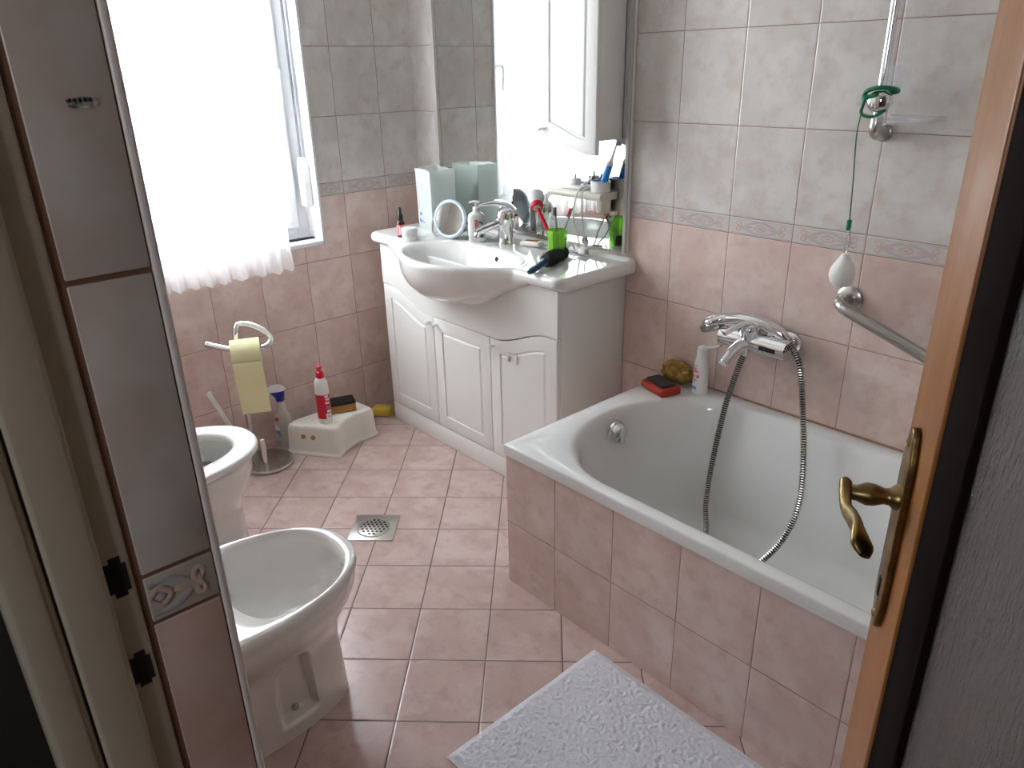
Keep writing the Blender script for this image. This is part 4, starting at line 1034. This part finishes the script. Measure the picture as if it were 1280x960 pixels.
# terry bath mat
f = MB(); nx_, ny_ = 300, 195; rows = []
mx0, mx1, my0, my1 = 1.737, 2.49, -1.250, -.762
for i in range(nx_ + 1):
    r = []
    for j in range(ny_ + 1):
        s, t = i/nx_, j/ny_; x = mx0 + (mx1 - mx0)*s; y = my0 + (my1 - my0)*t
        e = min(s*(mx1-mx0), (1-s)*(mx1-mx0), t*(my1-my0), (1-t)*(my1-my0))
        k = sstep(0, .02, e)
        z = .003 + k*(.009 + .0042*noise.fractal(V((x*105, y*105, 0)), 1, 2, 2) + .0018*noise.noise(V((x*9, y*9, 4))))
        x += .003*noise.noise(V((y*8, 0, 7))); y += .003*noise.noise(V((x*8, 3, 7)))
        r.append((x, y, max(.0015, z)))
    rows.append(r)
f.loft(rows, False, False, closed=False)
tag(f.build('bath_mat', M['terry'], recalc=False), 'white terry bath mat on the floor along the bath', 'mat')

# step stool with concave sides
stl = thing('step_stool', 'low white plastic step stool with two finger holes', 'stool', (.24, -.66, 0))
C0 = V((.2295, -.655, 0))
out_b = [(.134, -.819), (.150, -.829), (.300, -.728), (.327, -.706), (.325, -.690), (.297, -.655), (.276, -.610), (.262, -.565), (.262, -.510), (.256, -.478), (.235, -.470), (.09, -.490), (.062, -.510), (.065, -.545), (.095, -.60), (.112, -.66), (.118, -.74), (.120, -.80)]
Pb = spline([(x, y, 0) for x, y in out_b] + [(out_b[0][0], out_b[0][1], 0)], 4)[:-1]
def sr_(k, z, extra=0):
    c = V((.205, -.645, 0))
    r = []
    for p in Pb:
        d = p - c; l = d.length; r.append(c + d*((l*k + extra)/l) + V((0, 0, z)))
    return r
f = MB(); f.loft([sr_(1.0, 0), sr_(1.0, .006), sr_(.985, .010), sr_(.955, .013), sr_(.94, .020), sr_(.925, .06), sr_(.905, .108), sr_(.893, .118), sr_(.87, .124), sr_(.84, .126), sr_(.5, .1265)], True, True); f.build('stool_shell', M['stool'], stl, auto=55)
f = MB()
e0, e1_ = V((.150, -.829, 0)), V((.318, -.718, 0)); ed = (e1_ - e0).normalized(); en = V((ed.y, -ed.x, 0))
for u in (.34, .55):
    p = e0.lerp(e1_, u) - en*.0105; f.lathe([(.0001, .003), (.0098, .003), (.0102, -.004)], (p.x, p.y, .078), 18, en + V((0, 0, .10)))
f.build('finger_holes', M['sponge'], stl)
f = MB()
for i in range(9):
    for j in range(6):
        p = V((.205, -.645, .1267)) + V((-.28, .96, 0))*(.026*(i - 4)) + V((.96, .28, 0))*(.024*(j - 2.5))
        if abs(i - 4)*.026 + abs(j - 2.5)*.02 < .125: f.lathe([(.006, 0), (.005, .0012), (.0001, .0014)], p, 10)
f.build('grip_dots', M['stool'], stl)
STZ = .1275
# red cleaner bottle
rb = thing('cleaner_bottle', 'red and white squeeze bottle standing on the step stool', 'bottle', (.25, -.70, STZ))
rx0, ry0 = .243, -.700
f = MB()
def el(a, b, z, n=28):
    a *= .86; b *= .86; z *= 1.07
    return [(rx0 + a*math.cos(2*PI*j/n)*.75 - b*math.sin(2*PI*j/n)*.66, ry0 + a*math.cos(2*PI*j/n)*.66 + b*math.sin(2*PI*j/n)*.75, STZ + z) for j in range(n)]
f.loft([el(.028, .021, .0003), el(.031, .023, .004), el(.032, .024, .022)]); 
f.loft([el(.0322, .0242, .022), el(.0328, .0245, .06), el(.0328, .0245, .118)], False, False, mi=1)
f.loft([el(.0325, .0243, .118), el(.032, .024, .145), el(.029, .022, .166), el(.021, .019, .178), el(.014, .014, .182)])
f.build('bottle_body', [M['plastic'], M['red']], rb)
f = MB(); f.lathe([(.0145, .194), (.0155, .197), (.0155, .217), (.012, .221), (.008, .223), (.008, .229), (.0115, .232), (.0115, .241), (.008, .244), (.0001, .2445)], (rx0, ry0, STZ), 24); f.build('cap', M['red'], rb)
def band(parent, name, m, rows_):   # patches on the oval bottle
    for g0, g1, z0, z1 in rows_:
        f = MB(); rws = []
        for z in (z0, z1):
            rr_ = []
            for j in range(7):
                t = math.radians(g0 + (g1 - g0)*j/6); a, b = .0289, .0217
                rr_.append((rx0 + a*math.cos(t)*.75 - b*math.sin(t)*.66, ry0 + a*math.cos(t)*.66 + b*math.sin(t)*.75, STZ + z*1.07))
            rws.append(rr_)
        f.loft(rws, False, False, closed=False); f.build(name, m, parent, recalc=False)
band(rb, 'white_print', M['plastic'], [(-62, -10, .022, .044), (-50, -12, .048, .058), (-58, -20, .082, .090), (-54, -16, .096, .104), (-60, -24, .108, .116)])
band(rb, 'blue_print', M['bluemark'], [(-40, -30, .028, .034), (-34, -26, .036, .041), (-46, -40, .032, .036), (-52, -24, .063, .074), (-100, -94, .008, .013)])
# scouring sponge on the stool
ss = thing('scouring_sponge', 'brown kitchen sponge with black scourer on step stool', 'sponge', (.165, -.60, STZ))
sa1 = V((.35, .94, 0)).normalized(); sa2 = V((-.94, .35, 0)); sc1 = V((.180, -.588, STZ + .0175))
f = MB(); f.obox(sc1, sa1, sa2, (.105, .074, .034), .005); f.build('sponge_block', M['sponge'], ss)
f = MB(); f.obox(sc1 + V((0, 0, .0215)), sa1, sa2, (.106, .075, .010), .003); f.build('scourer', M['scour'], ss)
ys = MB(); ys.obox((.105, -.352, .0205), V((.8, .6, 0)), V((-.6, .8, 0)), (.085, .06, .040), .010, seg=3)
tag(ys.build('floor_sponge', M['yellowsponge']), 'yellow sponge on floor against the washbasin cabinet', 'sponge')

# spray bottle
sp_ = thing('spray_bottle', 'translucent spray bottle with blue and white trigger by the wall', 'bottle', (.075, -.80, 0))
qx, qy = .072, -.800
def es(a, b, z, n=28): return [(qx + a*math.cos(2*PI*j/n)*.5 - b*math.sin(2*PI*j/n)*.86, qy + a*math.cos(2*PI*j/n)*.86 + b*math.sin(2*PI*j/n)*.5, z) for j in range(n)]
f = MB(); f.loft([es(.034, .022, .0005), es(.038, .025, .006), es(.0375, .025, .05), es(.035, .024, .11), es(.031, .022, .142), es(.024, .019, .150), es(.021, .017, .158), es(.018, .016, .185), es(.014, .014, .200), es(.013, .013, .206)]); f.build('bottle_body', M['bottleclear'], sp_)
f = MB(); f.lathe([(.016, .200), (.018, .204), (.018, .218), (.020, .222)], (qx, qy, 0), 22); 
w1_ = V((-.35, -.94, 0)).normalized()
f.loft([[V((qx, qy, z)) + w1_*(a*math.cos(2*PI*j/20) + o_) + V((-w1_.y, w1_.x, 0))*(b*math.sin(2*PI*j/20)) for j in range(20)] for z, a, b, o_ in ((.215, .018, .016, 0), (.232, .026, .014, .006), (.243, .030, .013, .008))]); f.build('trigger_collar', M['blue'], sp_)
f = MB(); f.loft([[V((qx, qy, z)) + w1_*(a*math.cos(2*PI*j/20) + o_) + V((-w1_.y, w1_.x, 0))*(b*math.sin(2*PI*j/20)) for j in range(20)] for z, a, b, o_ in ((.243, .036, .0145, .010), (.250, .038, .0145, .012), (.262, .030, .0125, .012), (.268, .018, .008, .012))]); f.build('spray_head', M['plastic'], sp_)
f = MB(); f.tube([V((qx, qy, .243)) + w1_*.036, V((qx, qy, .230)) + w1_*.040, V((qx, qy, .212)) + w1_*.046], (lambda t: (.003, .006)), 8); f.build('trigger', M['plastic'], sp_)
def spatch(name, m, rows_):
    for g0, g1, z0, z1 in rows_:
        f = MB(); rws = []
        for z in (z0, z1):
            k = .0385 - .0035*max(0, (z - .05)/.06); rr_ = []
            for j in range(7):
                t = math.radians(g0 + (g1-g0)*j/6); a, b = k, k*.67
                rr_.append((qx + a*math.cos(t)*.5 - b*math.sin(t)*.86, qy + a*math.cos(t)*.86 + b*math.sin(t)*.5, z))
            rws.append(rr_)
        f.loft(rws, False, False, closed=False); f.build(name, m, sp_, recalc=False)
spatch('red_print', M['redmark'], [(205, 245, .118, .132), (228, 246, .106, .120)])
spatch('white_print', M['plastic'], [(200, 230, .100, .114), (200, 246, .078, .098)])
spatch('blue_print', M['bluemark'], [(205, 244, .062, .076), (232, 246, .050, .066), (206, 246, .022, .028), (206, 236, .012, .018)])

# toilet roll stand
rs = thing('roll_stand', 'chrome floor stand for toilet rolls beside the toilet', 'stand', (.165, -.93, 0))
dcn = V((.168, -.928, 0))
f = MB(); f.lathe([(.098, 0), (.101, .003), (.101, .010), (.096, .016), (.0001, .019)], dcn, 44); f.build('base_disc', M['steel'], rs)
p1 = V((.142, -.965, 0)); p2 = V((.213, -.955, 0))
f = MB()
f.tube([p1 + V((0, 0, .016)), p1 + V((0, 0, .49))], .0115, 14, sub=2); f.build('post', M['steel'], rs)
f = MB(); f.tube([p2 + V((0, 0, .014)), p2 + V((0, 0, .120)), p2 + V((0, 0, .136))], (lambda t: .010 if t < .9 else .007), 14, sub=3); f.build('spare_roll_peg', M['chrome'], rs)
f = MB()
f.tube([p1 + V((0, 0, .475)), p1 + V((-.010, .006, .515)), p1 + V((-.012, .012, .545)), (.120, -.935, .5655), (.150, -.900, .562), (.190, -.868, .540), (.218, -.862, .512), (.224, -.885, .495), (.205, -.925, .488), (.170, -.965, .487), (.135, -1.000, .492), (.105, -1.030, .502), (.085, -1.052, .510)], .0118, 14); f.build('roll_arm', M['chrome'], rs)
# roll and hanging sheet
rl = thing('toilet_roll', 'yellow toilet paper roll with long sheet hanging on chrome stand', 'toilet roll', (.185, -.945, .48))
ra_ = V((.40, .917, 0)).normalized(); rc = V((.188, -.950, .478)); rn = V((.917, -.40, 0))
f = MB(); f.lathe([(.019, -.051), (.050, -.051), (.050, .051), (.019, .051), (.019, -.051)], rc, 40, ra_, caps=False); f.build('paper_roll', M['paper'], rl)
f = MB(); rows = []
for k in range(24):
    t = k/23; z = rc.z - .02 - .205*t; off = .0502 + (.004 if k else 0) - .010*t + .003*math.sin(t*9)
    rows.append([rc + rn*(off + .002*math.sin(3*s + t*5)) + ra_*(-.051 + .102*s + .006*t) + V((0, 0, z - rc.z)) for s in [q/8 for q in range(9)]])
back_ = [[p - rn*.0008 for p in r] for r in rows]
f.loft(rows, False, False, closed=False); f.build('hanging_sheet', M['paper'], rl, recalc=False)

# toilet brush
tb = thing('toilet_brush', 'white toilet brush handle leaning behind the toilet', 'toilet brush', (.10, -1.02, 0))
f = MB(); f.lathe([(.040, 0), (.043, .004), (.038, .11), (.036, .11), (.036, .01), (.0001, .01)], (.048, -1.03, 0), 28); f.build('brush_holder', M['plastic'], tb)
f = MB(); f.tube([(.128, -.985, .03), (.120, -1.0, .09), (.085, -1.068, .300), (.082, -1.073, .318)], (lambda t: .0085 + .0015*t), 14); f.build('handle', M['plastic'], tb)

# ------------------------------------------------------------------ light
w = bpy.data.worlds.new('overcast_sky'); sc.world = w; w.use_nodes = True
bg = w.node_tree.nodes['Background']; bg.inputs[0].default_value = (.93, .97, 1.0, 1); bg.inputs[1].default_value = 27
ld = bpy.data.lights.new('window_portal', 'AREA'); ld.shape = 'RECTANGLE'; ld.size = WY0 - WY1; ld.size_y = WZ1 - WZ0
ld.cycles.is_portal = True
l2 = bpy.data.lights.new('added_window_portal', 'AREA'); l2.shape = 'RECTANGLE'; l2.size = .3; l2.size_y = .55; l2.cycles.is_portal = True  # portal of the added hall window
lo = bpy.data.objects.new('added_window_portal', l2); COL.objects.link(lo); lo.location = (2.85, -3.47, 1.625); lo.rotation_euler = (-PI/2, 0, PI)
lo = bpy.data.objects.new('window_portal', ld); COL.objects.link(lo); lo.location = (-.19, (WY0+WY1)/2, (WZ0+WZ1)/2); lo.rotation_euler = (0, -PI/2, 0)

# ------------------------------------------------------------------ camera
yaw, pitch, roll = 2.4146, -.4015, -.0218
d = V((math.cos(pitch)*math.cos(yaw), math.cos(pitch)*math.sin(yaw), math.sin(pitch)))
r = d.cross(V((0, 0, 1))).normalized(); u = r.cross(d)
r2 = r*math.cos(roll) + u*math.sin(roll); u2 = -r*math.sin(roll) + u*math.cos(roll)
cam = bpy.data.cameras.new('camera'); co = bpy.data.objects.new('camera', cam); COL.objects.link(co)
co.matrix_world = Matrix(((r2.x, u2.x, -d.x, 2.7577), (r2.y, u2.y, -d.y, -1.9391), (r2.z, u2.z, -d.z, 1.4234), (0, 0, 0, 1)))
cam.sensor_width = 36; cam.lens = 36*938.47/1280; cam.clip_start = .01
sc.camera = co
vs = sc.view_settings; vs.view_transform = 'Standard'; vs.look = 'None'; vs.gamma = 1; vs.exposure = 0; vs.use_curve_mapping = False
sc.cycles.max_bounces = 10; sc.cycles.diffuse_bounces = 6; sc.cycles.glossy_bounces = 6; sc.cycles.transparent_max_bounces = 12
sc.cycles.caustics_reflective = False; sc.cycles.caustics_refractive = False; sc.cycles.use_denoising = True
